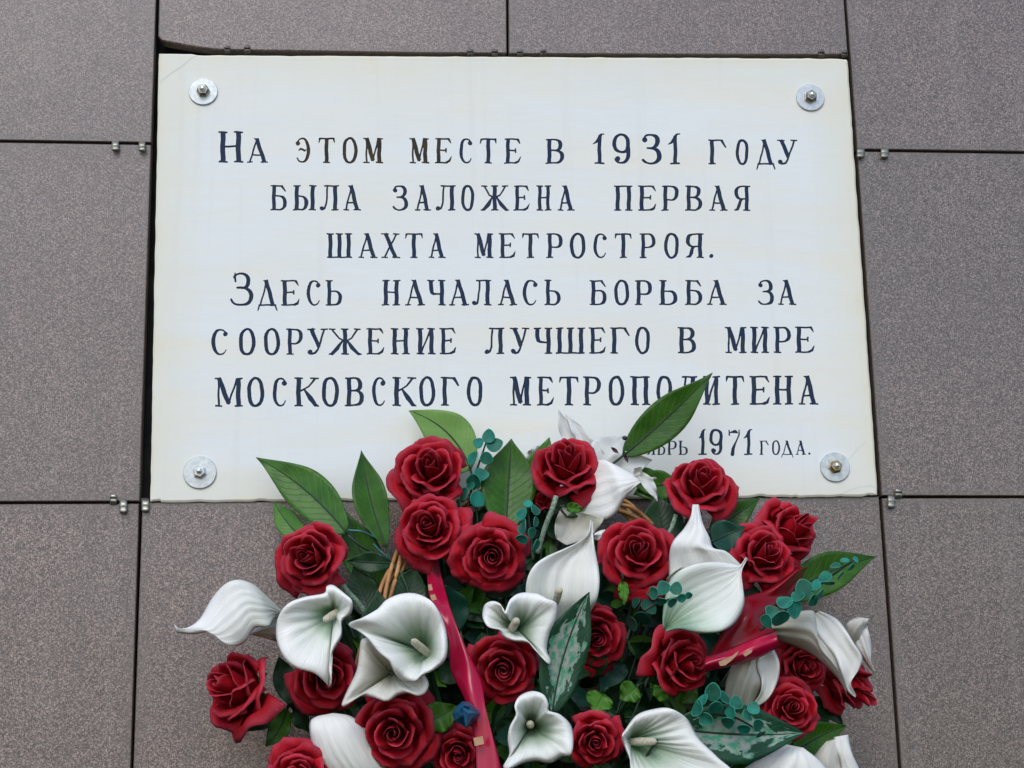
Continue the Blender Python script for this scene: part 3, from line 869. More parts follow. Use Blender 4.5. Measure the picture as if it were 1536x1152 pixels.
# bolts
for (x, y, r, nut) in ((305, 138, 22, 'nut'), (1215, 147, 22.5, 'stud'), (300, 709, 24, 'washer'), (1252, 701, 22.5, 'brass')):
    s = mpp(0); c = W(x, y, PD); R_ = r * s
    def ring(rad, yy, n=40, rot=0): return [(c.x + rad * math.cos(2 * math.pi * k / n + rot), yy, c.z + rad * math.sin(2 * math.pi * k / n + rot)) for k in range(n)]
    def lathe(prof, n, rot=0):
        V, F = [], []
        for (rad, dd_) in prof: V += ring(rad, PY - dd_, n, rot)
        for i in range(len(prof) - 1):
            for k in range(n):
                k2 = (k + 1) % n
                F.append((i * n + k, (i + 1) * n + k, (i + 1) * n + k2, i * n + k2)[::-1])
        F.append(tuple((len(prof) - 1) * n + k for k in range(n)))
        return V, [f for f in F]
    V, F = lathe([(.0042, .0), (.0042, .0135), (.0036, .0158), (.0022, .0172)], 18)
    b = link('bolt', V, F, MT['stud'], plaque)
    V, F = lathe([(R_, .0002), (R_, .0022), (R_ - .0007, .0028), (.0046, .0030)], 48)
    link('washer', V, F, MT['washer'], b, smooth=False)
    rn = .0088
    V, F = lathe([(rn * 1.18, .0032), (rn * 1.18, .0042), (rn, .0046), (rn, .0108), (rn * .86, .0120), (.0048, .0122)], 6, rng.uniform(0, 1))
    link('nut', V, F, MT[nut if nut != 'stud' else 'nut'], b, smooth=False)

# ------------------------------------------------------------ flowers: shared
ROOT = W(775, 1500, .14)
def cam_dir(a, b, c): return (RT * a + UP * b - FW * c).normalized()
def stem_to_root(p, back, r=.0032, spread=.0):
    t = Vector(ROOT) + Vector((spread, 0, 0))
    q = bez(p, p + back * .07, p + back * .10 + (t - p) * .35, t, 14)
    q = [Vector((a.x, min(a.y, -.02), a.z)) for a in q]
    return tube(q, r, 8)

# roses ------------------------------------------------------
def rose_proto(seed, openness=1.0, n=23, tall=1.0):
    rg = random.Random(seed)
    petals = []
    phi = rg.uniform(0, 6.28)
    for i in range(n):
        k = (i / (n - 1)) ** .92
        phi += math.radians(137.5) + rg.uniform(-.25, .25)
        if k < .25: phi += .5
        half = (2.0 - 2.4 * k) if k < .38 else 1.16 - .08 * k
        half = max(half, .80) + rg.uniform(-.05, .08)
        R_ = .085 + .86 * k ** 1.12 * openness + rg.uniform(-.02, .02)
        H = (.66 + .16 * math.sin(min(1, k * 2.2) * math.pi) * 1.0 - .62 * k ** 2.1 * openness) * tall + rg.uniform(-.03, .03)
        H = H + .05 if k < .15 else H
        z0 = -.42 * tall
        nu, nv = 25, 17
        curl = (.05 + .33 * max(0, k - .22) ** .7) * (.6 + .4 * openness) * rg.uniform(.7, 1.3)
        peak = rg.uniform(-.03, .17) * (k > .3)
        px0 = rg.uniform(-.25, .25)
        s1, s2 = rg.uniform(0, 9), rg.uniform(0, 9)
        skew = rg.uniform(-.12, .12)
        sp_ = rg.uniform(.02, .05) if k > .1 else .03
        P = np.zeros((nu, nv, 3))
        for a in range(nu):
            s = -1 + 2 * a / (nu - 1)
            for b in range(nv):
                t = b / (nv - 1)
                hh = H * (1 + skew * s) - (H - z0) * (.26 + .26 * k) * abs(s) ** 2.4 + peak * math.exp(-((s - px0) / .22) ** 2) + (.022 * math.sin(s * 5 + s1) + .006 * math.sin(s * 11 + s2)) * (.2 + k)
                z = z0 + (hh - z0) * t ** .95
                rb = .06 + .20 * k
                prof = math.sin(min(1, t * (1.02 if k > .4 else .95)) * math.pi / 2) ** (.46 + .20 * k)
                r = rb + (R_ - rb) * prof
                if k < .4: r *= 1 - (.36 * (1 - k / .4) + .04) * t ** 3
                u = max(0, (t - .70) / .30)
                side = 1 + .35 * (abs(s) ** 1.5) * k
                r += curl * (u ** 2) * .62 * side
                z -= curl * (u ** 2.4) * .62 * side
                r += sp_ * s * (.35 + t) + .018 * math.sin(s * 5 + t * 6 + s2) * t * (.3 + k)
                # flanks of the open petals lean in, so the rim reads as facets
                if k > .3: r -= (.05 + .10 * k) * abs(s) ** 2 * R_ * (1 - .5 * u)
                w = half * (math.sin(min(1, .22 + t * .95) * math.pi / 2)) ** .7 * s * (1 - (.22 if k > .3 else .1) * max(0, (t - .5) / .5) ** 2.3)
                an = phi + w
                q = Vector((r * math.cos(an), r * math.sin(an), z))
                nv_ = mnoise.noise_vector(q * 2.6 + Vector((seed * 3.1, i * 1.7, 0))) * (.075 * k + .01) + mnoise.noise_vector(q * 7.0 + Vector((i * 2.3, seed, 5))) * (.022 * k * t)
                # fine pleats running up the cloth
                pl_ = .010 * k * math.sin(s * 23 + s1 * 3 + 2 * math.sin(s * 5 + i)) * t ** 2
                q = q + nv_ * t + Vector((math.cos(an), math.sin(an), .3)) * pl_
                P[a, b] = (q.x, q.y, q.z)
        petals.append(P)
    return petals
def calyx_mesh(rg):
    parts = []
    Vt, Ft = [], []
    n = 12
    prof = [(.02, -.62), (.10, -.60), (.17, -.50), (.19, -.40), (.14, -.33)]
    for (r, z) in prof: Vt += [Vector((r * math.cos(2 * math.pi * k / n), r * math.sin(2 * math.pi * k / n), z)) for k in range(n)]
    for i in range(len(prof) - 1):
        for k in range(n): Ft.append((i * n + k, i * n + (k + 1) % n, (i + 1) * n + (k + 1) % n, (i + 1) * n + k))
    parts.append((Vt, Ft))
    for j in range(5):
        an = j * 1.2566 + .3
        P = np.zeros((5, 8, 3))
        for a in range(5):
            s = (a / 4 - .5) * 2
            for b in range(8):
                t = b / 7
                w = .13 * math.sin(math.pi * (.35 + .62 * t)) * s
                r = .15 + .42 * t; z = -.46 + .10 * t - .16 * t * t + .02 * s * s
                P[a, b] = (r * math.cos(an) - w * math.sin(an), r * math.sin(an) + w * math.cos(an), z)
        V, F, _ = thick_grid(P, .012)
        parts.append(([Vector(v) for v in V], F))
    return merge(parts)
PROTO = []
for (seed, op, n, tall) in ((1, 1.0, 20, 1.0), (7, .97, 19, 1.0), (13, 1.03, 21, .95), (29, .93, 19, 1.05), (5, .60, 14, 1.25), (41, 1.05, 20, .9), (53, .9, 21, 1.1), (67, .66, 15, 1.2)):
    meshes = []
    for P in rose_proto(seed, op, n, tall):
        V, F, uv = thick_grid(P, .008)
        o = link('petal', V, F, MT['petal'], uvs=uv)
        meshes.append(o.data); bpy.data.objects.remove(o)
    V, F = calyx_mesh(random.Random(seed))
    o = link('calyx', V, F, MT['sepal']); cm = o.data; bpy.data.objects.remove(o)
    PROTO.append((meshes, cm))
def rose(px, py, rpx, d, facing, label, proto=0, spin=0.0, group='red cloth roses of the arrangement', sink=.25):
    meshes, cm = PROTO[proto]
    n = cam_dir(*facing)
    sc_ = rpx * mpp(d) / (.80 if proto in (4, 7) else 1.08)
    loc = W(px, py, d) - n * sc_ * sink
    x = n.orthogonal().normalized(); y = n.cross(x)
    x, y = x * math.cos(spin) + y * math.sin(spin), y * math.cos(spin) - x * math.sin(spin)
    e = empty('rose', loc)
    Mx = Matrix(((x.x, y.x, n.x, 0), (x.y, y.y, n.y, 0), (x.z, y.z, n.z, 0), (0, 0, 0, 1)))
    e.matrix_world = Matrix.Translation(loc) @ Mx @ Matrix.Scale(sc_, 4)
    tag(e, label, 'rose', group)
    for me in meshes:
        o = bpy.data.objects.new('petal', me); COL.objects.link(o); o.parent = e
    o = bpy.data.objects.new('calyx', cm); COL.objects.link(o); o.parent = e
    V, F = stem_to_root(loc - n * sc_ * .55, -n, .0030)
    inv = (Matrix.Translation(loc) @ Mx @ Matrix.Scale(sc_, 4)).inverted()
    link('stem', [inv @ v for v in V], F, MT['stem'], e)
    return e
RS = [
 (645, 703, 63, .115, (-.02, .48, .87), 'topmost red rose on the left, overlapping the plaque below a pale green leaf', 1, .3),
 (643, 790, 56, .15, (-.12, .34, .92), 'red rose directly beneath the topmost left rose, above the bare cane handle', 0, 1.1),
 (738, 834, 55, .17, (.02, .02, 1), 'round fully open red rose at the upper centre, left of the tall white calla', 2, 2.2),
 (851, 693, 60, .12, (.02, .66, .75), 'red rose with upturned petals in front of the plaque, beside the white lily petals', 3, .6),
 (1053, 721, 57, .13, (.12, .60, .80), 'red rose covering the start of the date 1971 on the plaque', 1, 2.6),
 (957, 827, 61, .19, (-.10, .46, .88), 'red rose between the tall white calla and the large folded calla', 5, 3.5),
 (463, 837, 60, .17, (-.20, .20, 1), 'red rose at the upper left, under the big green leaf', 6, 4.0),
 (344, 1030, 68, .17, (-.66, .34, .62), 'red rose turned to the side at the far left, under the leftmost calla', 1, .2),
 (490, 1017, 58, .18, (.15, .05, 1), 'red rose half hidden behind two white callas on the left', 3, 5.1),
 (592, 1098, 66, .225, (-.05, .05, 1), 'large red rose at the lower left, just left of the ribbon', 1, 4.4),
 (755, 1004, 54, .22, (-.02, .02, 1), 'red rose in the middle, touching the right edge of the long ribbon', 5, 2.0),
 (893, 957, 50, .17, (.10, .05, 1), 'red rose peeping out behind the upright variegated leaf', 5, 3.0),
 (893, 1112, 45, .24, (.05, .05, 1), 'small red rose at the bottom, right of the heart shaped calla', 3, 1.0),
 (688, 1130, 44, .20, (-.05, .02, 1), 'dark red rose at the bottom, partly behind the ribbon', 6, .4),
 (447, 1168, 52, .22, (-.05, .25, 1), 'red rose cut by the bottom edge of the picture on the left', 2, .9),
 (1030, 995, 57, .20, (.55, .12, .82), 'red rose turned to the right, left of the folded red ribbon bow', 1, 5.6),
 (1147, 830, 56, .16, (.25, .48, .85), 'red rose at the upper right, between the folded calla and the outermost rosebud', 3, 2.9),
 (1192, 792, 58, .11, (.62, .45, .62), 'red rose turned away to the right at the upper right, against the bare granite', 3, 1.7),
 (1205, 1000, 46, .17, (.25, .10, 1), 'red rose under the long drooping calla on the right', 6, 2.4),
 (1188, 1062, 46, .21, (.05, .30, .95), 'red rose at the lower right, above the green leaf beside the bare wall', 0, 5.0),
 (1277, 1030, 46, .13, (.60, -.40, .6), 'drooping half open red rose at the far right edge', 4, 3.3),
]
for (x, y, r, d, f, lab, pr, spn) in RS: rose(x, y, r, d, f, lab, pr, spn)

# small bud seen between leaves
rose(815, 752, 17, .075, (-.3, .6, .7), 'tiny red rosebud low between the green leaves at the top centre', 4, 0, sink=.1)

# callas -----------------------------------------------------
def patch(outline, throat, d, dthroat, material, parent, name='spathe', nth=132, nt=26, pw=2.1, ripple=.0016, rf=17, lip=.006, t0=.05, seed=0, th=.0009):
    C = catmull([(p[0], p[1], p[2] if len(p) > 2 else 0.0) for p in outline], nth)
    P = np.zeros((nth, nt, 3))
    tx, ty = throat
    for a in range(nth):
        ox, oy, od = C[a]
        an = 2 * math.pi * a / nth
        rip = .55 + .45 * math.sin(an * 3 + seed)
        for b in range(nt):
            t = t0 + (1 - t0) * b / (nt - 1)
            x = tx + (ox - tx) * t; y = ty + (oy - ty) * t
            g = 1 - (1 - t) ** pw
            dd_ = dthroat + (d + od - dthroat) * g
            dd_ += ripple * math.sin(an * rf + seed * 3 + 1.5 * math.sin(t * 4 + an)) * math.sin(math.pi * min(1, t * 1.05)) * rip * (1 if dthroat < d else -1)
            dd_ += .009 * math.sin(an * 4 + seed * 2 + .8 * math.sin(an * 3)) * t ** 5
            if t > .86: dd_ -= lip * ((t - .86) / .14) ** 2
            P[a, b] = W(x, y, dd_)
    V, F, uv = thick_grid(P, th, wrap=True)
    # mirror u so the seam never shows
    uu = np.abs(uv[:, 0] * 2 - 1); uv = np.stack([uu, uv[:, 1]], 1)
    o = link(name, V, F, material, uvs=uv)
    return adopt(o, parent)
def spadix(a, b, da, db, parent, r=.0052):
    A, B_ = W(a[0], a[1], da), W(b[0], b[1], db)
    n = 12
    pts = [A + (B_ - A) * (i / n) for i in range(n + 1)]
    L_ = (B_ - A).length
    rad = [r * (.86 + .14 * math.sin(i / n * 3)) * math.sqrt(max(.05, 1 - max(0, (i / n - .85) / .155) ** 2)) for i in range(n + 1)]
    V, F = tube(pts, rad, 14, .05, True, random.Random(3))
    return adopt(link('spadix', V, F, MT['spadix']), parent)
def calla(label, outline, throat, d, dt, material='calla', spa=None, seed=0, extra=(), stemdir=(0, -.3, -1), **kw):
    e = empty('calla_lily', W(throat[0], throat[1], min(d, dt)))
    tag(e, label, 'calla lily', 'white calla lilies of the arrangement')
    patch(outline, throat, d, dt, MT[material], e, seed=seed, **kw)
    for (ol, thr, dd_, ddt, mm, kk) in extra:
        patch(ol, thr, dd_, ddt, MT[mm], e, seed=seed + 1, **kk)
    if spa:
        (a, b, da, db) = spa
        spadix(a, b, da, db, e)
    p = W(throat[0], throat[1], min(d, dt) + .004)
    V, F = stem_to_root(p, cam_dir(*stemdir), .0045)
    adopt(link('stem', V, F, MT['stem']), e)
    return e
def sheet(A, B_, material, parent, bulge, name='spathe', na=60, nb_=26, ripple=.0012, rf=22, lip=.006, wave=.004, seed=0.0, th=.0009):
    """spathe seen from the side: lofted between its two edges, from the throat end to the tip"""
    A = catmull(A, na, False); B_ = catmull(B_, na, False)
    P = np.zeros((nb_, len(A), 3))
    for i in range(len(A)):
        t = i / (len(A) - 1)
        for j in range(nb_):
            s_ = j / (nb_ - 1)
            q = A[i] * (1 - s_) + B_[i] * s_
            d = q[2] + bulge * math.sin(math.pi * s_) * (math.sin(math.pi * min(1, .15 + .85 * t)) ** .6 if t < 1 else 0)
            d += ripple * math.sin(s_ * rf + seed + .9 * math.sin(t * 5)) * math.sin(math.pi * s_) * (1 - t * .6)
            d += wave * math.sin(t * 13 + seed + 2 * s_) * (abs(2 * s_ - 1) ** 3)
            d -= lip * (max(0, abs(2 * s_ - 1) - .80) / .20) ** 2
            P[j, i] = W(q[0], q[1], d)
    V, F, uv = thick_grid(P, th)
    return adopt(link(name, V, F, MT[material], uvs=uv), parent)
def side_calla(label, base, sheets, spa=None, stemdir=(0, -.3, -1)):
    e = empty('calla_lily', W(*base))
    tag(e, label, 'calla lily', 'white calla lilies of the arrangement')
    for k, (A, B_, m_, bulge, kw) in enumerate(sheets): sheet(A, B_, m_, e, bulge, seed=k * 2.1 + base[0], **kw)
    if spa: spadix(spa[0], spa[1], spa[2], spa[3], e)
    V, F = stem_to_root(W(*base), cam_dir(*stemdir), .0045)
    adopt(link('stem', V, F, MT['stem']), e)
side_calla('leftmost white calla lily, its curled tip pointing left over the bare granite', (424, 930, .15),
    [([(428, 921, .165), (402, 896, .185), (380, 877, .20), (357, 870, .205), (337, 877, .205), (318, 898, .20), (300, 928, .20), (283, 941, .20), (268, 943, .195), (261, 936, .19)],
      [(428, 925, .165), (412, 927, .19), (403, 939, .205), (382, 942, .21), (368, 962, .215), (352, 969, .215), (336, 964, .212), (318, 948, .208), (290, 951, .203), (266, 949, .193)], 'calla_pale', .010, dict(lip=.003, ripple=.0011, rf=38, wave=.008)),
     ([(430, 922, .16), (410, 928, .165), (395, 935, .165), (378, 948, .165)], [(432, 962, .15), (415, 962, .155), (398, 957, .16), (376, 952, .165)], 'calla_grey', .012, dict(lip=0, nb_=14, na=20))])
calla('white calla lily with its tip pointing straight down, beside the leftmost one',
      [(493, 1030, -.012), (488, 1024), (472, 1010), (446, 1002), (430, 990), (419, 972), (414, 950), (418, 925), (432, 906), (456, 896), (486, 890), (490, 880), (500, 878), (516, 890, .01), (528, 902, .015), (526, 920, .012), (513, 932, .008), (512, 955, .004), (498, 980), (494, 1005), (497, 1024)],
      (501, 917), .225, .165, 'calla', ((516, 912), (486, 931), .18, .225), 2)
calla('large open white calla lily with a green throat, directly left of the ribbon',
      [(523, 936, -.012), (545, 926), (566, 914), (580, 900), (602, 891), (625, 891), (648, 903), (664, 930), (671, 960, .01), (668, 988, .01), (652, 1004), (632, 1014), (622, 1022), (604, 1020), (592, 1008), (584, 992), (568, 978), (552, 958), (540, 948)],
      (637, 978), .28, .205, 'calla_deep', ((649, 986), (618, 960), .235, .278), 3)
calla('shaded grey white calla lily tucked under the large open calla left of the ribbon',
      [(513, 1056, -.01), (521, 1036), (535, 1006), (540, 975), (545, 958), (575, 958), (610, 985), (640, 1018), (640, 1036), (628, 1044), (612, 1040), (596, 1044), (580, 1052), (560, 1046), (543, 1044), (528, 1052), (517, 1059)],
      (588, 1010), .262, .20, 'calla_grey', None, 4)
side_calla('white calla lily at the lower left showing its striped outside between two roses', (520, 1170, .17),
    [([(535, 1185, .19), (500, 1165, .20), (475, 1135, .205), (466, 1105, .205), (466, 1082, .20), (478, 1074, .195)], [(590, 1185, .19), (580, 1150, .20), (565, 1115, .205), (545, 1088, .205), (525, 1074, .20), (500, 1070, .195)], 'calla_pale', .016, dict(rf=46, ripple=.0014))])
side_calla('tall upright white calla lily in the centre, its tip reaching up between two roses', (838, 950, .17),
    [([(815, 960, .20), (800, 930, .22), (790, 900, .235), (790, 872, .24), (800, 850, .24), (818, 836, .238), (845, 824, .235), (868, 813, .232), (882, 800, .23), (886, 780, .22)],
      [(860, 960, .20), (884, 920, .22), (895, 900, .235), (899, 876, .24), (898, 855, .24), (895, 838, .24), (892, 822, .238), (890, 808, .235), (889, 796, .23), (889, 780, .22)], 'calla_pale', -.024, dict(rf=30, ripple=.0020, lip=.006))],
    spa=((833, 905), (840, 882), .222, .245))
calla('small white calla lily in the centre, its tip pointing down right at the variegated leaf',
      [(823, 996, -.008), (812, 985), (795, 966), (770, 962), (755, 955), (748, 945), (732, 940), (724, 925), (727, 908), (738, 902), (750, 906), (757, 918, .006), (765, 900), (780, 890), (803, 890), (820, 898), (835, 906), (833, 930), (824, 950), (820, 975), (826, 990)],
      (775, 944), .265, .21, 'calla_deep', ((766, 946), (776, 929), .245, .272), 7)
side_calla('broad white calla lily over the plaque edge, just right of the upturned rose', (862, 800, .10),
    [([(852, 735, .070), (868, 712, .085), (888, 694, .105), (905, 690, .12), (922, 697, .13), (942, 707, .135), (962, 716, .135), (984, 716, .13)],
      [(838, 773, .085), (868, 777, .105), (900, 781, .125), (922, 771, .135), (934, 752, .15), (948, 736, .148), (963, 723, .142), (985, 718, .13)], 'calla_white', .009, dict(rf=34, ripple=.0009, wave=.007)),
     ([(842, 760, .11), (836, 775, .11), (832, 790, .11), (834, 808, .11)], [(906, 778, .135), (897, 792, .13), (880, 808, .12), (850, 818, .11)], 'calla_grey', -.018, dict(lip=0, nb_=18, na=24))])
side_calla('large folded white calla lily on the right with its narrow top curling upward', (1000, 935, .17),
    [([(995, 942, .235), (994, 925, .24), (998, 895, .25), (1005, 872, .255), (1020, 856, .26), (1045, 846, .262), (1075, 843, .262), (1098, 846, .258), (1110, 848, .25), (1119, 836, .24)],
      [(999, 947, .235), (1020, 944, .25), (1045, 949, .262), (1070, 949, .268), (1090, 943, .27), (1106, 929, .27), (1116, 905, .268), (1114, 880, .262), (1112, 858, .255), (1121, 838, .24)], 'calla', -.014, dict(rf=52, ripple=.0013, lip=.007, wave=.007)),
     ([(1004, 870, .215), (1004, 835, .22), (1010, 812, .225), (1026, 793, .225), (1036, 775, .22), (1039, 757, .21)],
      [(1112, 848, .24), (1090, 828, .245), (1070, 822, .245), (1064, 806, .24), (1054, 785, .23), (1048, 757, .21)], 'calla_white', .012, dict(rf=14, ripple=.0024, lip=.004)),
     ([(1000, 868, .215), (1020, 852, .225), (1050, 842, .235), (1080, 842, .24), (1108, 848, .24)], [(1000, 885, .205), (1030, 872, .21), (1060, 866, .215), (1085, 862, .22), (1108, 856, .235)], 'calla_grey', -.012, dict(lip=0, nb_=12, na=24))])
side_calla('long drooping white calla lily on the right, its tip over the drooping rose', (1148, 940, .15),
    [([(1150, 930, .17), (1168, 923, .19), (1195, 918, .205), (1218, 916, .21), (1224, 928, .21), (1224, 948, .208), (1240, 968, .205), (1256, 990, .20), (1266, 1022, .195)],
      [(1152, 958, .17), (1172, 962, .185), (1192, 970, .19), (1210, 978, .192), (1226, 988, .192), (1240, 1000, .192), (1252, 1012, .192), (1262, 1025, .192), (1270, 1040, .19)], 'calla_grey', .022, dict(rf=20, ripple=.0022)),
     ([(1216, 924, .208), (1222, 945, .212), (1236, 965, .216), (1252, 984, .218), (1260, 1004, .218), (1266, 1022, .215), (1272, 1037, .21), (1283, 1046, .20)],
      [(1230, 917, .212), (1254, 928, .218), (1268, 944, .222), (1280, 964, .224), (1293, 986, .222), (1288, 1004, .22), (1276, 1024, .214), (1284, 1043, .20)], 'calla_white', -.006, dict(rf=12, ripple=.0014))])
side_calla('small white calla lily at the far right edge, half behind the drooping one', (1270, 960, .11),
    [([(1262, 962, .12), (1266, 945, .135), (1274, 932, .145), (1286, 926, .15)], [(1284, 985, .12), (1290, 962, .135), (1298, 944, .145), (1303, 928, .15)], 'calla_grey', .012, dict(lip=0, nb_=14, na=22)),
     ([(1275, 945, .13), (1280, 962, .135), (1290, 982, .135), (1305, 1002, .13), (1311, 1008, .125)], [(1299, 934, .145), (1304, 952, .145), (1307, 972, .142), (1306, 990, .138), (1313, 1008, .125)], 'calla_white', .004, dict(nb_=16, na=30))])
side_calla('white calla lily upright under the red bow, showing striped back and pale lip', (1100, 1060, .15),
    [([(1086, 1050, .17), (1090, 1020, .185), (1100, 995, .195), (1115, 975, .20), (1128, 960, .20)], [(1128, 1062, .19), (1138, 1040, .20), (1142, 1022, .205), (1136, 1000, .208), (1138, 962, .208)], 'calla_grey', .020, dict(rf=24, ripple=.002, lip=.002)),
     ([(1126, 1060, .20), (1140, 1040, .212), (1142, 1020, .216), (1135, 1000, .216), (1138, 975, .21)], [(1130, 1063, .20), (1152, 1048, .212), (1166, 1022, .216), (1169, 995, .216), (1158, 968, .21)], 'calla_pale', -.008, dict(rf=8, nb_=18))])
calla('big white calla lily at the bottom right of centre with a striped green throat',
      [(933, 1105), (938, 1095), (955, 1073), (980, 1064), (1005, 1063), (1030, 1078), (1050, 1110), (1075, 1135), (1100, 1165), (1050, 1200), (985, 1190), (950, 1162), (945, 1140), (937, 1120)],
      (946, 1110), .285, .235, 'calla_deep', ((940, 1113), (985, 1112), .25, .282), 13, rf=25)
calla('heart shaped white calla lily at the bottom centre, seen straight into its green throat',
      [(755, 1150, -.006), (764, 1132), (762, 1108), (765, 1090), (774, 1072), (772, 1058), (780, 1044), (798, 1037), (815, 1042), (822, 1055), (823, 1066), (840, 1072), (856, 1088), (860, 1110), (856, 1132), (842, 1136), (825, 1145), (805, 1142), (785, 1145), (765, 1153)],
      (796, 1088), .29, .215, 'calla_deep', ((796, 1088), (795, 1086), .225, .272), 14)
side_calla('white calla lily at the bottom right, below the lying variegated leaf', (1150, 1230, .17),
    [([(1080, 1220, .20), (1085, 1185, .215), (1105, 1162, .225), (1130, 1144, .23), (1155, 1128, .232), (1180, 1117, .23)], [(1200, 1240, .20), (1225, 1215, .215), (1245, 1190, .225), (1246, 1165, .23), (1230, 1142, .232), (1205, 1122, .23)], 'calla_pale', .014, dict(rf=30, ripple=.0024))])
side_calla('last white calla lily at the bottom right corner of the flowers, with a grey underside', (1240, 1190, .13),
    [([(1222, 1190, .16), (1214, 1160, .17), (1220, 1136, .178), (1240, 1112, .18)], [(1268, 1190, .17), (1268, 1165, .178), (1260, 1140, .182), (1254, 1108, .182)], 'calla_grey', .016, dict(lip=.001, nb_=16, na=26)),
     ([(1266, 1190, .18), (1264, 1160, .185), (1256, 1130, .186), (1250, 1106, .183)], [(1296, 1190, .18), (1291, 1160, .185), (1278, 1130, .187), (1272, 1102, .183)], 'calla_white', .004, dict(nb_=16, na=26))])
calla('scrap of a ruffled white calla lily in the shade above the central right rose',
      [(893, 800), (905, 795), (918, 797), (930, 795), (938, 803), (925, 812), (900, 812), (890, 808)],
      (912, 806), .145, .14, 'calla', None, 17)

# leaves -----------------------------------------------------
def blade(base, tip, wpx, db, dt, bend=0, fold=.004, shape=(1.0, .8), sag=0.0, nu=22, nv=11, ruffle=0.0, th=.0007, seed=0, asym=0.0):
    wpx = wpx * 1.06
    bx_, by_ = base; tx, ty = tip
    dx, dy = tx - bx_, ty - by_
    L_ = math.hypot(dx, dy); nx_, ny_ = -dy / L_, dx / L_
    P = np.zeros((nu, nv, 3))
    for a in range(nu):
        t = a / (nu - 1)
        off = bend * 4 * t * (1 - t)
        mx, my = bx_ + dx * t + nx_ * off, by_ + dy * t + ny_ * off
        ph_ = t ** shape[0]; w = wpx / 2 * (math.sin(math.pi * min(1, ph_)) ** (shape[1] if ph_ < .5 else shape[1] + .45 * min(1, (ph_ - .5) * 4)) + .015) if t < 1 else .01
        for b in range(nv):
            s = -1 + 2 * b / (nv - 1)
            ww = w * (1 + asym * (1 if s > 0 else -1))
            d = db + (dt - db) * t + .0016 * math.sin(t * 15 + wpx) * abs(s) ** 1.5 + .004 * math.sin(t * 4.2 + wpx * .7) + sag * 4 * t * (1 - t) + fold * (abs(s) - .4) * (w / (wpx / 2)) + ruffle * math.sin(t * 19 + s * 2 + seed) * abs(s) ** 2
            P[a, b] = W(mx + nx_ * s * ww, my + ny_ * s * ww, d)
    return P
def leaf(label, base, tip, wpx, db, dt, material='leaf', name='leaf', group='large artificial leaves of the arrangement', stemto=None, rib=True, cat='leaf', **kw):
    P = blade(base, tip, wpx, db, dt, **kw)
    V, F, uv = thick_grid(P, kw.get('th', .0007))
    b0 = W(base[0], base[1], db)
    V = np.array(V) - np.array(b0)
    o = link(name, V, F, MT[material], uvs=uv)
    o.location = b0
    tag(o, label, cat, group)
    mid = P[:, P.shape[1] // 2]
    pts = [Vector(p) - b0 + Vector((0, -.0006, 0)) for p in mid[:-1]]
    if rib:
        n = len(pts)
        V, F = tube(pts, [.0015 * (1 - .8 * i / n) for i in range(n)], 6)
        link('midrib', V, F, MT['stem_dark' if 'dark' in material or material == 'leaf' else 'stem'], o)
    if stemto is not False:
        if stemto: e1 = W(*stemto)
        else: e1 = Vector(ROOT)
        m_ = (b0 + e1) / 2 + Vector((0, 0, .0))
        q = bez(b0, b0 + (b0 - Vector(mid[3])).normalized() * .03, m_, e1, 10)
        V, F = tube([p - b0 for p in q], .0018, 6)
        link('stem', V, F, MT['stem'], o)
    return o
leaf('big glossy green leaf at the upper left, pointing up left across the plaque corner', (520, 800), (384, 686), 62, .10, .055, bend=10, fold=.006, shape=(.85, .75), ruffle=.0008, stemto=(600, 850, .09))
leaf('paler leaf folded beneath the big upper left leaf, against the granite', (462, 815), (410, 752), 34, .075, .05, 'leaf_bright', bend=-4, fold=.004)
leaf('narrow upright green leaf standing over the bottom edge of the plaque on the left', (580, 822), (542, 676), 48, .10, .07, bend=-5, shape=(1.1, .8), fold=.010)
leaf('green leaf behind and below the narrow upright leaf on the left', (580, 900), (520, 768), 56, .09, .07, bend=-6, shape=(1.1, .7), fold=.008)
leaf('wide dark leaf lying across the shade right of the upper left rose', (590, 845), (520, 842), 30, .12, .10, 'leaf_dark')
leaf('leaf coloured pale green as if backlit, rising behind the topmost left rose', (706, 705), (613, 616), 64, .05, .035, 'leaf_backlit', bend=16, shape=(.8, .6), fold=.003)
leaf('broad dark green leaf with a pointed top in front of the plaque at the centre', (758, 806), (767, 658), 78, .085, .065, 'leaf', shape=(1.15, .75), fold=.012)
leaf('green leaf whose tip shows at the left shoulder of the upturned rose', (792, 770), (824, 656), 50, .06, .05, 'leaf_bright', shape=(1.0, .7), fold=.006)
o = leaf('dark green leaf pointing up right across the last line of the inscription', (934, 684), (1069, 559), 56, .075, .095, 'leaf', bend=3, shape=(.86, .80), fold=.006, stemto=(880, 720, .08))
for (x, y) in ((937, 657),):
    V, F = tube([W(x, y - 3.4, .085), W(x, y - 2.6, .085), W(x, y - 1.2, .085), W(x, y + 1.2, .085), W(x, y + 2.6, .085), W(x, y + 3.4, .085)], [.0008, .0026, .0036, .0036, .0026, .0008], 12)
    V = [v - o.location for v in V]; link('berry', V, F, MT['berry'], o)
for (a, b_) in (((917, 671), (928, 680)), ((937, 682), (942, 694))):
    P = blade(a, b_, 5, .088, .084, nu=7, nv=5); V, F, uv = thick_grid(P, .0008)
    link('bract', [Vector(v) - o.location for v in V], F, MT['bract'], o)
leaf('green leaf running left from behind the rose that hides the date', (1015, 725), (950, 742), 44, .06, .05, 'leaf', bend=4, shape=(.8, .7))
leaf('second green leaf above it, lower edge in the shade, left of the date rose', (1000, 740), (940, 700), 34, .05, .045, 'leaf_bright', shape=(.9, .7))
leaf('bluish dark leaf standing below left of the date rose', (1000, 830), (985, 742), 62, .10, .07, 'leaf_dark', shape=(1, .7))
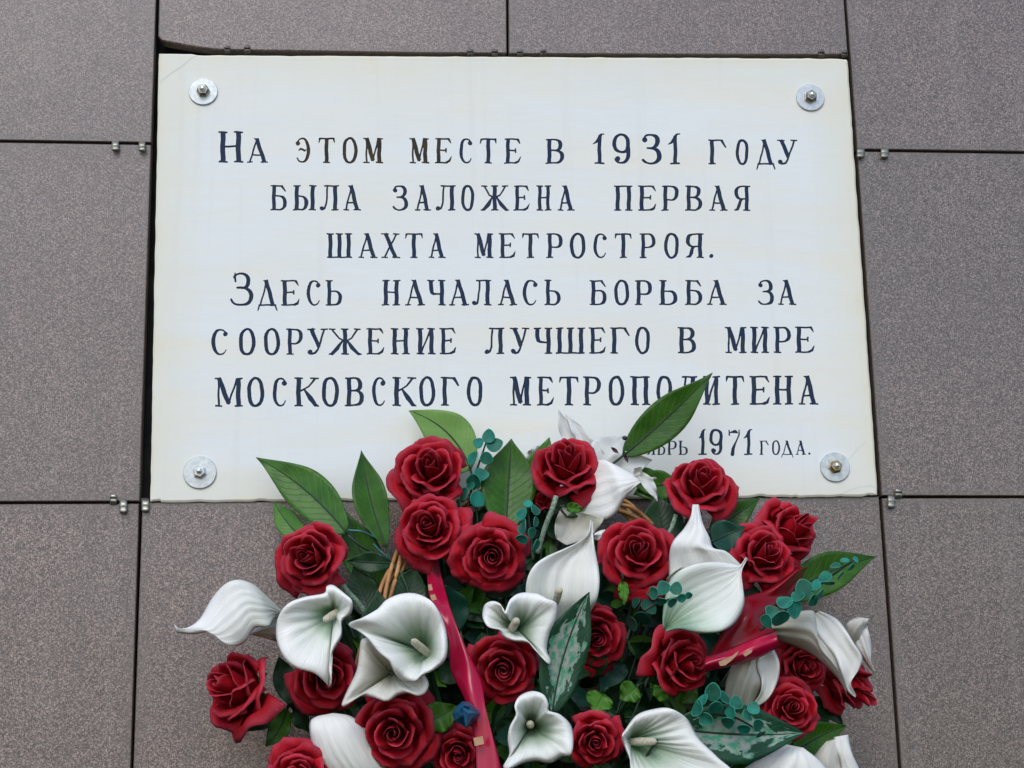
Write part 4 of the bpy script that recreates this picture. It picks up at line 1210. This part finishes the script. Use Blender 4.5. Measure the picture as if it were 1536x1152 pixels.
leaf('green leaf pointing right under the bottom edge of the plaque', (1065, 800), (1141, 746), 40, .09, .06, 'leaf', shape=(.8, .8), fold=.006)
leaf('short blue green leaf below the date rose', (1068, 812), (1118, 790), 46, .16, .155, 'leaf_teal', shape=(.7, .7), fold=.005)
leaf('long dark leaf pointing right above the eucalyptus tip on the far right', (1170, 900), (1314, 835), 58, .11, .07, 'leaf', bend=-8, shape=(.95, .75), fold=.008)
leaf('upright variegated leaf with pale patches right of the small centre calla', (828, 1072), (884, 888), 64, .24, .255, 'leaf_varieg', bend=-9, shape=(1.0, .6), fold=.006)
leaf('variegated leaf lying sideways at the lower right above the bottom callas', (1010, 1092), (1206, 1099), 84, .27, .25, 'leaf_varieg', bend=6, shape=(.9, .62), fold=.008)
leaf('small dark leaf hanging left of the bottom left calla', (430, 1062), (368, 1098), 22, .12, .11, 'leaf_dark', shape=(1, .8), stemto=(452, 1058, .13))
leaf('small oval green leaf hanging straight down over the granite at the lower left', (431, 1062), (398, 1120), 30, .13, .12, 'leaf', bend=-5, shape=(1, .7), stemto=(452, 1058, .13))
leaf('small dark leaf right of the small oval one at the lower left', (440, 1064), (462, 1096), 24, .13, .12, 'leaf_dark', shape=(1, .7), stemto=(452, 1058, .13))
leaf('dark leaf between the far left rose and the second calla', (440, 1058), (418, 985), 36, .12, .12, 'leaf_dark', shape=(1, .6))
leaf('dark leaf cupped under the upturned rose', (830, 760), (896, 742), 38, .105, .11, 'leaf_dark', shape=(.8, .6), bend=4)
leaf('glossy green leaf at the far lower right under the roses', (1190, 1130), (1270, 1088), 46, .15, .12, 'leaf', bend=-4, shape=(.8, .7), fold=.010)
leaf('dark leaf edge above the far lower right leaf', (1200, 1050), (1266, 1092), 26, .11, .10, 'leaf_dark', bend=-12, shape=(1, .8))
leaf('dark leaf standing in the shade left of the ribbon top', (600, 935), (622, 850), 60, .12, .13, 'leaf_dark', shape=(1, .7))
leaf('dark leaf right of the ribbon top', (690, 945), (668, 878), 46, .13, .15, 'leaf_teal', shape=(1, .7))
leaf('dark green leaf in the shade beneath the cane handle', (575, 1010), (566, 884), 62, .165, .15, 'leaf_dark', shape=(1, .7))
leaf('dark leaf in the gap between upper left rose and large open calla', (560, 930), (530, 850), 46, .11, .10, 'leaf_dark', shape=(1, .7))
for (lab, b_, t_, w_, d_) in (
    ('bright green toothed leaf in the gap left of the ribbon bottom', (640, 1085), (688, 1060), 44, .21),
    ('bright green toothed leaf right of the upright variegated leaf foot', (905, 1040), (890, 1068), 40, .22),
    ('bright green toothed leaf in the dark gap right of centre', (955, 1030), (930, 1050), 34, .20),
    ('bright green leaf tip beneath the right centre rose', (934, 872), (937, 908), 15, .205),
    ('bright green leaf at the foot of the lower right rose', (1150, 1112), (1222, 1090), 26, .19),
    ('bright green leaf beside the bow rose', (1000, 1050), (975, 1025), 18, .18),
    ('tiny lime leaf under the upturned rose', (850, 760), (876, 765), 15, .15)):
    leaf(lab, b_, t_, w_, d_, d_ + .01, 'leaf_bright', ruffle=.004, shape=(.7, .55), rib=False, stemto=(b_[0] + 6, b_[1] + 26, d_ - .08))

# lily behind the upturned rose
lily = empty('white_lily', W(900, 700, .06))
tag(lily, 'white open lily with thin curled petals between the upturned rose and the plaque', 'lily')
for (b_, t_, w_, d0, d1, bend, shp) in (((889, 690), (838, 614), 20, .07, .05, -9, (1.3, .7)), ((886, 690), (848, 622), 16, .075, .055, 5, (1.2, .7)), ((900, 705), (936, 655), 52, .065, .05, -6, (.8, .6)),
                                         ((908, 712), (978, 690), 42, .07, .06, -4, (.7, .55)), ((905, 708), (870, 650), 24, .06, .05, 4, (1, .7)), ((958, 708), (986, 752), 16, .14, .15, -3, (.8, .7)), ((952, 712), (962, 700), 12, .14, .15, 0, (.8, .7)),
                                         ((795, 700), (808, 668), 22, .05, .045, 0, (1, .6))):
    P = blade(b_, t_, w_, d0, d1, bend=bend, shape=shp, fold=.006, ruffle=.0022, seed=w_)
    V, F, uv = thick_grid(P, .0009); uv = uv[:, ::-1]
    adopt(link('petal', V, F, MT['lily'], uvs=uv), lily)

# eucalyptus ---------------------------------------------------
def eucalyptus(label, path, d, leaves, material='euca'):
    e = empty('eucalyptus_sprig', W(path[0][0], path[0][1], d))
    tag(e, label, 'eucalyptus', 'blue green eucalyptus sprigs')
    P = catmull(path, 20, False)
    V, F = tube([W(x, y, d) for x, y in P], [.0022 - .0011 * i / 20 for i in range(21)], 7)
    adopt(link('stem', V, F, MT['stem_dark' if material == 'euca_shaded' else 'stem_dark']), e)
    rg = random.Random(len(label))
    for (x, y, r, ang, tilt) in leaves:
        # round leaf disc: attached at the stem, cupped towards the viewer
        an = math.radians(ang)
        dirv = cam_dir(math.cos(an), math.sin(an), 0.0) if True else None
        nrm = cam_dir(math.cos(an) * math.sin(math.radians(tilt)), math.sin(an) * math.sin(math.radians(tilt)), math.cos(math.radians(tilt)))
        side = nrm.cross(dirv).normalized(); dv = side.cross(nrm).normalized()
        c = W(x, y, d + .006 + rg.uniform(0, .008)); R_ = r * mpp(d) * rg.uniform(.76, 1.08)
        tilt += rg.uniform(-26, 26)
        nrm = (nrm + RT * rg.uniform(-.5, .5) + UP * rg.uniform(-.5, .5)).normalized(); side = nrm.cross(dirv).normalized(); dv = side.cross(nrm).normalized()
        nr, na = 6, 26
        V, F = [c], []
        for i in range(1, nr + 1):
            for k in range(na):
                a = 2 * math.pi * k / na; rr = R_ * (i / nr if i < nr else 1.0) * (1.0 if i != nr - 1 else 1.12)
                hh = .12 * R_ * (i / nr) ** 2 + (.10 * R_ * math.sin(2 * a + r) * (i / nr) ** 2)
                q = c + (side * math.cos(a) + dv * math.sin(a) * (1.0 + .10 * math.sin(a) + .18 * max(0, math.sin(a)) ** 6)) * rr + nrm * hh
                V.append(q)
        midx = []
        for k in range(na): F.append((0, 1 + k, 1 + (k + 1) % na)); midx.append(0)
        for i in range(nr - 1):
            for k in range(na):
                F.append((1 + i * na + k, 1 + (i + 1) * na + k, 1 + (i + 1) * na + (k + 1) % na, 1 + i * na + (k + 1) % na)); midx.append(1 if i == nr - 2 and material == 'euca' else 0)
        ph = rg.uniform(-12, 12); o = link('leaf', V, F, mats=[MT[material], MT['euca_rim']], midx=midx)
        sm = o.modifiers.new('thickness', 'SOLIDIFY'); sm.thickness = .0009
        adopt(o, e)
eucalyptus('upright eucalyptus sprig in front of the plaque beside the topmost left rose', [(700, 790), (704, 750), (712, 715), (722, 685), (732, 655)], .08,
    [(733, 656, 9.5, 90, 20), (740, 668, 11.5, 20, 25), (719, 665, 10.5, 160, 30), (729, 687, 11, -20, 15), (711, 688, 12, 150, 45), (720, 712, 11, 10, 50), (713, 722, 11, 190, 50), (714, 748, 13, -30, 15), (698, 742, 10, 170, 45), (706, 730, 9, 120, 60), (690, 757, 9, 200, 60)])
eucalyptus('short upright eucalyptus sprig between the centre rose and the tall calla', [(800, 840), (797, 810), (794, 785), (791, 758)], .19,
    [(792, 757, 8, 90, 50), (801, 765, 11, 10, 62), (784, 772, 11, 170, 40), (802, 783, 10, 0, 55), (786, 790, 11, 180, 60), (796, 800, 11, 20, 60), (784, 808, 9, 190, 50), (802, 818, 10, -10, 60)])
eucalyptus('bright eucalyptus sprig end lying over the large folded calla', [(966, 916), (985, 905), (1010, 898), (1034, 893)], .285,
    [(1032, 893, 6, 0, 30), (1022, 897, 8, 20, 20), (1014, 884, 9.5, 80, 25), (1008, 902, 10, -80, 30), (996, 884, 11, 120, 25), (992, 900, 11, -100, 30), (982, 890, 9, 160, 40)])
eucalyptus('shaded eucalyptus twig left of the large folded calla', [(940, 960), (950, 930), (962, 905)], .18,
    [(972, 912, 13, 40, 35), (962, 925, 13, -60, 35), (950, 935, 14, 200, 50), (978, 890, 11, 80, 35), (955, 905, 11, 150, 50)], 'euca_shaded')
eucalyptus('long eucalyptus sprig pointing up right past the edge of the far right leaf', [(1140, 945), (1180, 915), (1220, 885), (1255, 858), (1283, 838)], .245,
    [(1283, 840, 6, 40, 40), (1276, 850, 7, -50, 50), (1267, 842, 9, 100, 62), (1260, 862, 9, -60, 60), (1253, 850, 10, 100, 62), (1243, 873, 10, -60, 60), (1238, 868, 11, 110, 60), (1224, 880, 11, 110, 60), (1228, 890, 11, -50, 55),
     (1207, 885, 13, 110, 45), (1218, 900, 12, -40, 50), (1198, 896, 12, 120, 45), (1190, 912, 15, -80, 15), (1178, 905, 13, 120, 45), (1170, 925, 14, -90, 35), (1160, 920, 12, 130, 45), (1152, 932, 11, 180, 50)])
eucalyptus('thick eucalyptus sprig at the lower right, above the lying variegated leaf', [(1046, 1082), (1065, 1070), (1100, 1075), (1145, 1100)], .285,
    [(1070, 1040, 13.5, 90, 15), (1056, 1050, 11, 160, 60), (1072, 1060, 13, -60, 20), (1048, 1062, 12, 190, 60), (1088, 1050, 11, 70, 60), (1104, 1056, 12, 80, 20), (1098, 1068, 11, 180, 60), (1092, 1082, 11, -90, 50), (1120, 1075, 12, 60, 50), (1130, 1064, 11, 70, 40),
     (1116, 1092, 12, -100, 45), (1135, 1088, 12, 0, 50), (1060, 1078, 12, 220, 40), (1140, 1100, 8, -30, 50)])

# cane handle ----------------------------------------------------
hnd = empty('basket_handle', W(577, 905, .13))
tag(hnd, 'twisted cane basket handle showing left of the roses and again right of centre', 'basket handle')
HP = catmull([(540, 1010, .12), (563, 930, .13), (590, 862, .12), (625, 800, .085), (690, 752, .055), (770, 740, .05), (860, 742, .055), (915, 752, .06), (955, 776, .075), (1005, 840, .09), (1030, 960, .10)], 110, False)
for k in range(5):
    pts = []
    for i, (x, y, d) in enumerate(HP):
        a = i * .16 + k * 2 * math.pi / 5
        t = HP[min(i + 1, len(HP) - 1)] - HP[max(i - 1, 0)]; l = math.hypot(t[0], t[1]); nx_, ny_ = -t[1] / l, t[0] / l
        pts.append(W(x + nx_ * 9 * math.cos(a), y + ny_ * 9 * math.cos(a), d + .0085 * math.sin(a)))
    V, F = tube(pts, .0030, 7)
    adopt(link('cane', V, F, MT['cane']), hnd)

# ribbons ---------------------------------------------------------
def ribbon_sheet(A, B_, na=48, nb_=14, bulge=0.0, wave=.0025, seed=0.0, th=.0006):
    A = catmull(A, na, False); B_ = catmull(B_, na, False)
    P = np.zeros((len(A), nb_, 3))
    for i in range(len(A)):
        for j in range(nb_):
            s = j / (nb_ - 1)
            q = A[i] * (1 - s) + B_[i] * s
            d = q[2] + bulge * math.sin(math.pi * s) + wave * math.sin(i * .23 + s * 3 + seed) * math.sin(math.pi * s)
            P[i, j] = W(q[0], q[1], d)
    return thick_grid(P, th)
rb = empty('satin_ribbon', W(700, 1000, .2))
tag(rb, 'long crimson satin ribbon with gold print hanging down through the middle of the flowers', 'ribbon', 'satin ribbons with gold print')
V, F, uv = ribbon_sheet([(640, 838, .07), (645, 898, .19), (672, 955, .225), (676, 1005, .235), (698, 1052, .25), (712, 1110, .26), (716, 1180, .27)],
                        [(656, 836, .07), (674, 908, .205), (696, 965, .24), (722, 1020, .25), (728, 1060, .262), (742, 1115, .268), (760, 1180, .27)], bulge=.006, wave=.006)
adopt(link('ribbon_band', V, F, MT['ribbon'], uvs=uv), rb)
def gold(pts, d, parent):
    n = len(pts)
    f = [W(x, y, d) for x, y in pts]; b_ = [p + Vector((0, .0006, 0)) for p in f]
    F = [tuple(range(n))[::-1]] + [(i, (i + 1) % n, n + (i + 1) % n, n + i) for i in range(n)]
    adopt(link('gold_print', f + b_, F, MT['gold'], smooth=False), parent)
gold([(710, 1107), (724, 1104), (726, 1116), (712, 1119)], .276, rb)
gold([(642, 877), (647, 876), (649, 885), (643, 886)], .203, rb)
gold([(645, 893), (652, 891), (655, 899), (648, 901)], .226, rb)
bow = empty('ribbon_bow', W(1110, 960, .2))
tag(bow, 'folded red satin ribbon bow with gold streaks on the right, under the large folded calla', 'ribbon', 'satin ribbons with gold print')
V, F, uv = ribbon_sheet([(1190, 856, .165), (1150, 885, .18), (1112, 900, .20), (1085, 945, .215), (1056, 1000, .235)], [(1212, 850, .14), (1172, 900, .17), (1150, 925, .19), (1160, 945, .215), (1169, 968, .235)], bulge=.012, wave=.008)
adopt(link('ribbon_loop', V, F, MT['ribbon_red'], uvs=uv), bow)
V, F, uv = ribbon_sheet([(1057, 985, .225), (1090, 975, .235), (1130, 958, .24), (1163, 946, .235)], [(1058, 1008, .228), (1092, 1000, .235), (1135, 988, .24), (1169, 970, .235)], bulge=.014, wave=.002)
adopt(link('ribbon_fold', V, F, MT['ribbon'], uvs=uv), bow)
V, F, uv = ribbon_sheet([(1110, 830, .13), (1140, 880, .15), (1150, 915, .165)], [(1200, 850, .12), (1205, 862, .13), (1165, 920, .165)], bulge=.006, wave=.006)
adopt(link('ribbon_tail', V, F, MT['ribbon_red'], uvs=uv), bow)
gold([(1078, 993), (1086, 989), (1098, 984), (1108, 976), (1106, 982), (1098, 990), (1088, 998), (1080, 999)], .256, bow)
gold([(1114, 981), (1122, 976), (1129, 974), (1127, 979), (1118, 985)], .258, bow)

# blue green bud on the ribbon
bud = empty('blue_bud', W(698, 1070, .29))
tag(bud, 'small blue green folded bud in front of the ribbon near the bottom', 'bud')
bo = [(683, 1062), (693, 1052), (704, 1053), (714, 1062), (721, 1070), (716, 1079), (708, 1085), (700, 1093), (692, 1087), (682, 1081), (678, 1071)]
bi = [(690, 1064), (697, 1058), (704, 1060), (709, 1066), (713, 1071), (709, 1076), (705, 1080), (699, 1086), (696, 1078), (692, 1074), (688, 1069)]
n = len(bo)
V = [W(x, y, .268) for x, y in bo] + [W(x, y, .282 + .004 * (i % 2)) for i, (x, y) in enumerate(bi)] + [W(700, 1070, .278), W(700, 1074, .255)]
F = [(i, n + i, n + (i + 1) % n, (i + 1) % n) for i in range(n)] + [(n + i, 2 * n, n + (i + 1) % n) for i in range(n)] + [(i, (i + 1) % n, 2 * n + 1) for i in range(n)]
adopt(link('bud_cup', V, F, MT['bluebud'], smooth=False), bud)
V = [W(693, 1061, .288), W(714, 1069, .288), W(699, 1091, .284), W(702, 1070, .296), W(702, 1073, .280)]
adopt(link('front_petal', V, [(0, 3, 1), (1, 3, 2), (2, 3, 0), (0, 1, 4), (1, 2, 4), (2, 0, 4)], MT['blueface'], smooth=False), bud)

# flocked stems and wire stalks visible between flowers
def stalk(label, pts, r, material, cat='stem'):
    P = catmull(pts, 24, False)
    V, F = tube([W(*p) for p in P], r, 9, .12, True, random.Random(2))
    b0 = W(*pts[0]); o = link('flower_stem', [v - b0 for v in V], F, MT[material]); o.location = b0
    tag(o, label, cat, 'bare flower stems')
stalk('flocked pale green stem leaning between the upturned rose and the short eucalyptus', [(834, 745, .13), (828, 765, .135), (818, 790, .13), (806, 830, .12)], .0035, 'stem_flock')
stalk('flocked pale stem under the upper left rose', [(508, 868, .15), (522, 888, .14), (536, 902, .135), (548, 920, .13)], .0035, 'stem_flock')
stalk('flocked pale stem in the shade left of the large folded calla', [(1014, 772, .12), (1008, 790, .12), (998, 810, .12), (990, 830, .12)], .003, 'stem_flock')
stalk('thin teal wire stem reaching the big upper left leaf', [(516, 795, .10), (530, 796, .10), (545, 798, .10), (575, 812, .09)], .0015, 'stem_teal')
stalk('thin teal wire stem below the narrow upright leaf', [(560, 816, .10), (572, 828, .10), (588, 840, .10), (606, 846, .09)], .0014, 'stem_teal')

# ------------------------------------------------------------ leafy filling in the depth of the basket
poly = [(520, 862), (548, 850), (580, 858), (625, 800), (690, 745), (720, 745), (800, 742), (860, 775), (900, 785), (960, 790), (1000, 765), (1090, 795), (1130, 850), (1175, 880), (1175, 935), (1235, 960), (1240, 985),
        (1222, 1015), (1215, 1100), (1260, 1135), (1262, 1330), (440, 1330), (470, 1150), (470, 1100), (455, 1080), (440, 1050), (430, 1000), (420, 960), (490, 930)]
rg = random.Random(21)
PX = np.array([p[0] for p in poly]); 
def in_poly(x, y): return bool(inside([poly], np.array([x]), np.array([y]))[0])
AV, AF, AU, AM = [], [], [], []
cnt = 0
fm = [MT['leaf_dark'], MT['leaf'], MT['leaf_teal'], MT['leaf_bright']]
while cnt < 900:
    x, y = rg.uniform(410, 1280), rg.uniform(735, 1330)
    an = rg.uniform(0, 2 * math.pi); L_ = rg.uniform(34, 78)
    if cnt > 820: x, y = rg.uniform(540, 700), rg.uniform(860, 1080)
    tx, ty = x + math.cos(an) * L_, y + math.sin(an) * L_ * .9
    if not (in_poly(x, y) and in_poly(tx, ty)): continue
    cxn = min(1.0, max(0, 1 - math.hypot((x - 830) / 420, (y - 1080) / 330)))
    dmax = .045 + .13 * cxn
    d0 = rg.uniform(.02, dmax); d1 = min(dmax + .02, max(.015, d0 + rg.uniform(-.03, .05)))
    P = blade((x, y), (tx, ty), rg.uniform(18, 38), d0, d1, bend=rg.uniform(-7, 7), fold=rg.uniform(.002, .010), shape=(rg.uniform(.7, 1.1), .75), nu=10, nv=5, ruffle=.002, seed=cnt)
    b0 = len(AV)
    nu, nv = P.shape[:2]
    AV += [tuple(q) for q in P.reshape(-1, 3)]
    AU += [(a / (nu - 1), b / (nv - 1)) for a in range(nu) for b in range(nv)]
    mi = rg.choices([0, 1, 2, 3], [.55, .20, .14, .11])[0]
    for a in range(nu - 1):
        for b in range(nv - 1):
            AF.append((b0 + a * nv + b, b0 + (a + 1) * nv + b, b0 + (a + 1) * nv + b + 1, b0 + a * nv + b + 1)); AM.append(mi)
    cnt += 1
fill = link('filler_foliage', AV, AF, uvs=np.array(AU), mats=fm, midx=AM)
tag(fill, 'mass of small dark green leaves filling the shade between the flowers', 'foliage', kind='stuff')
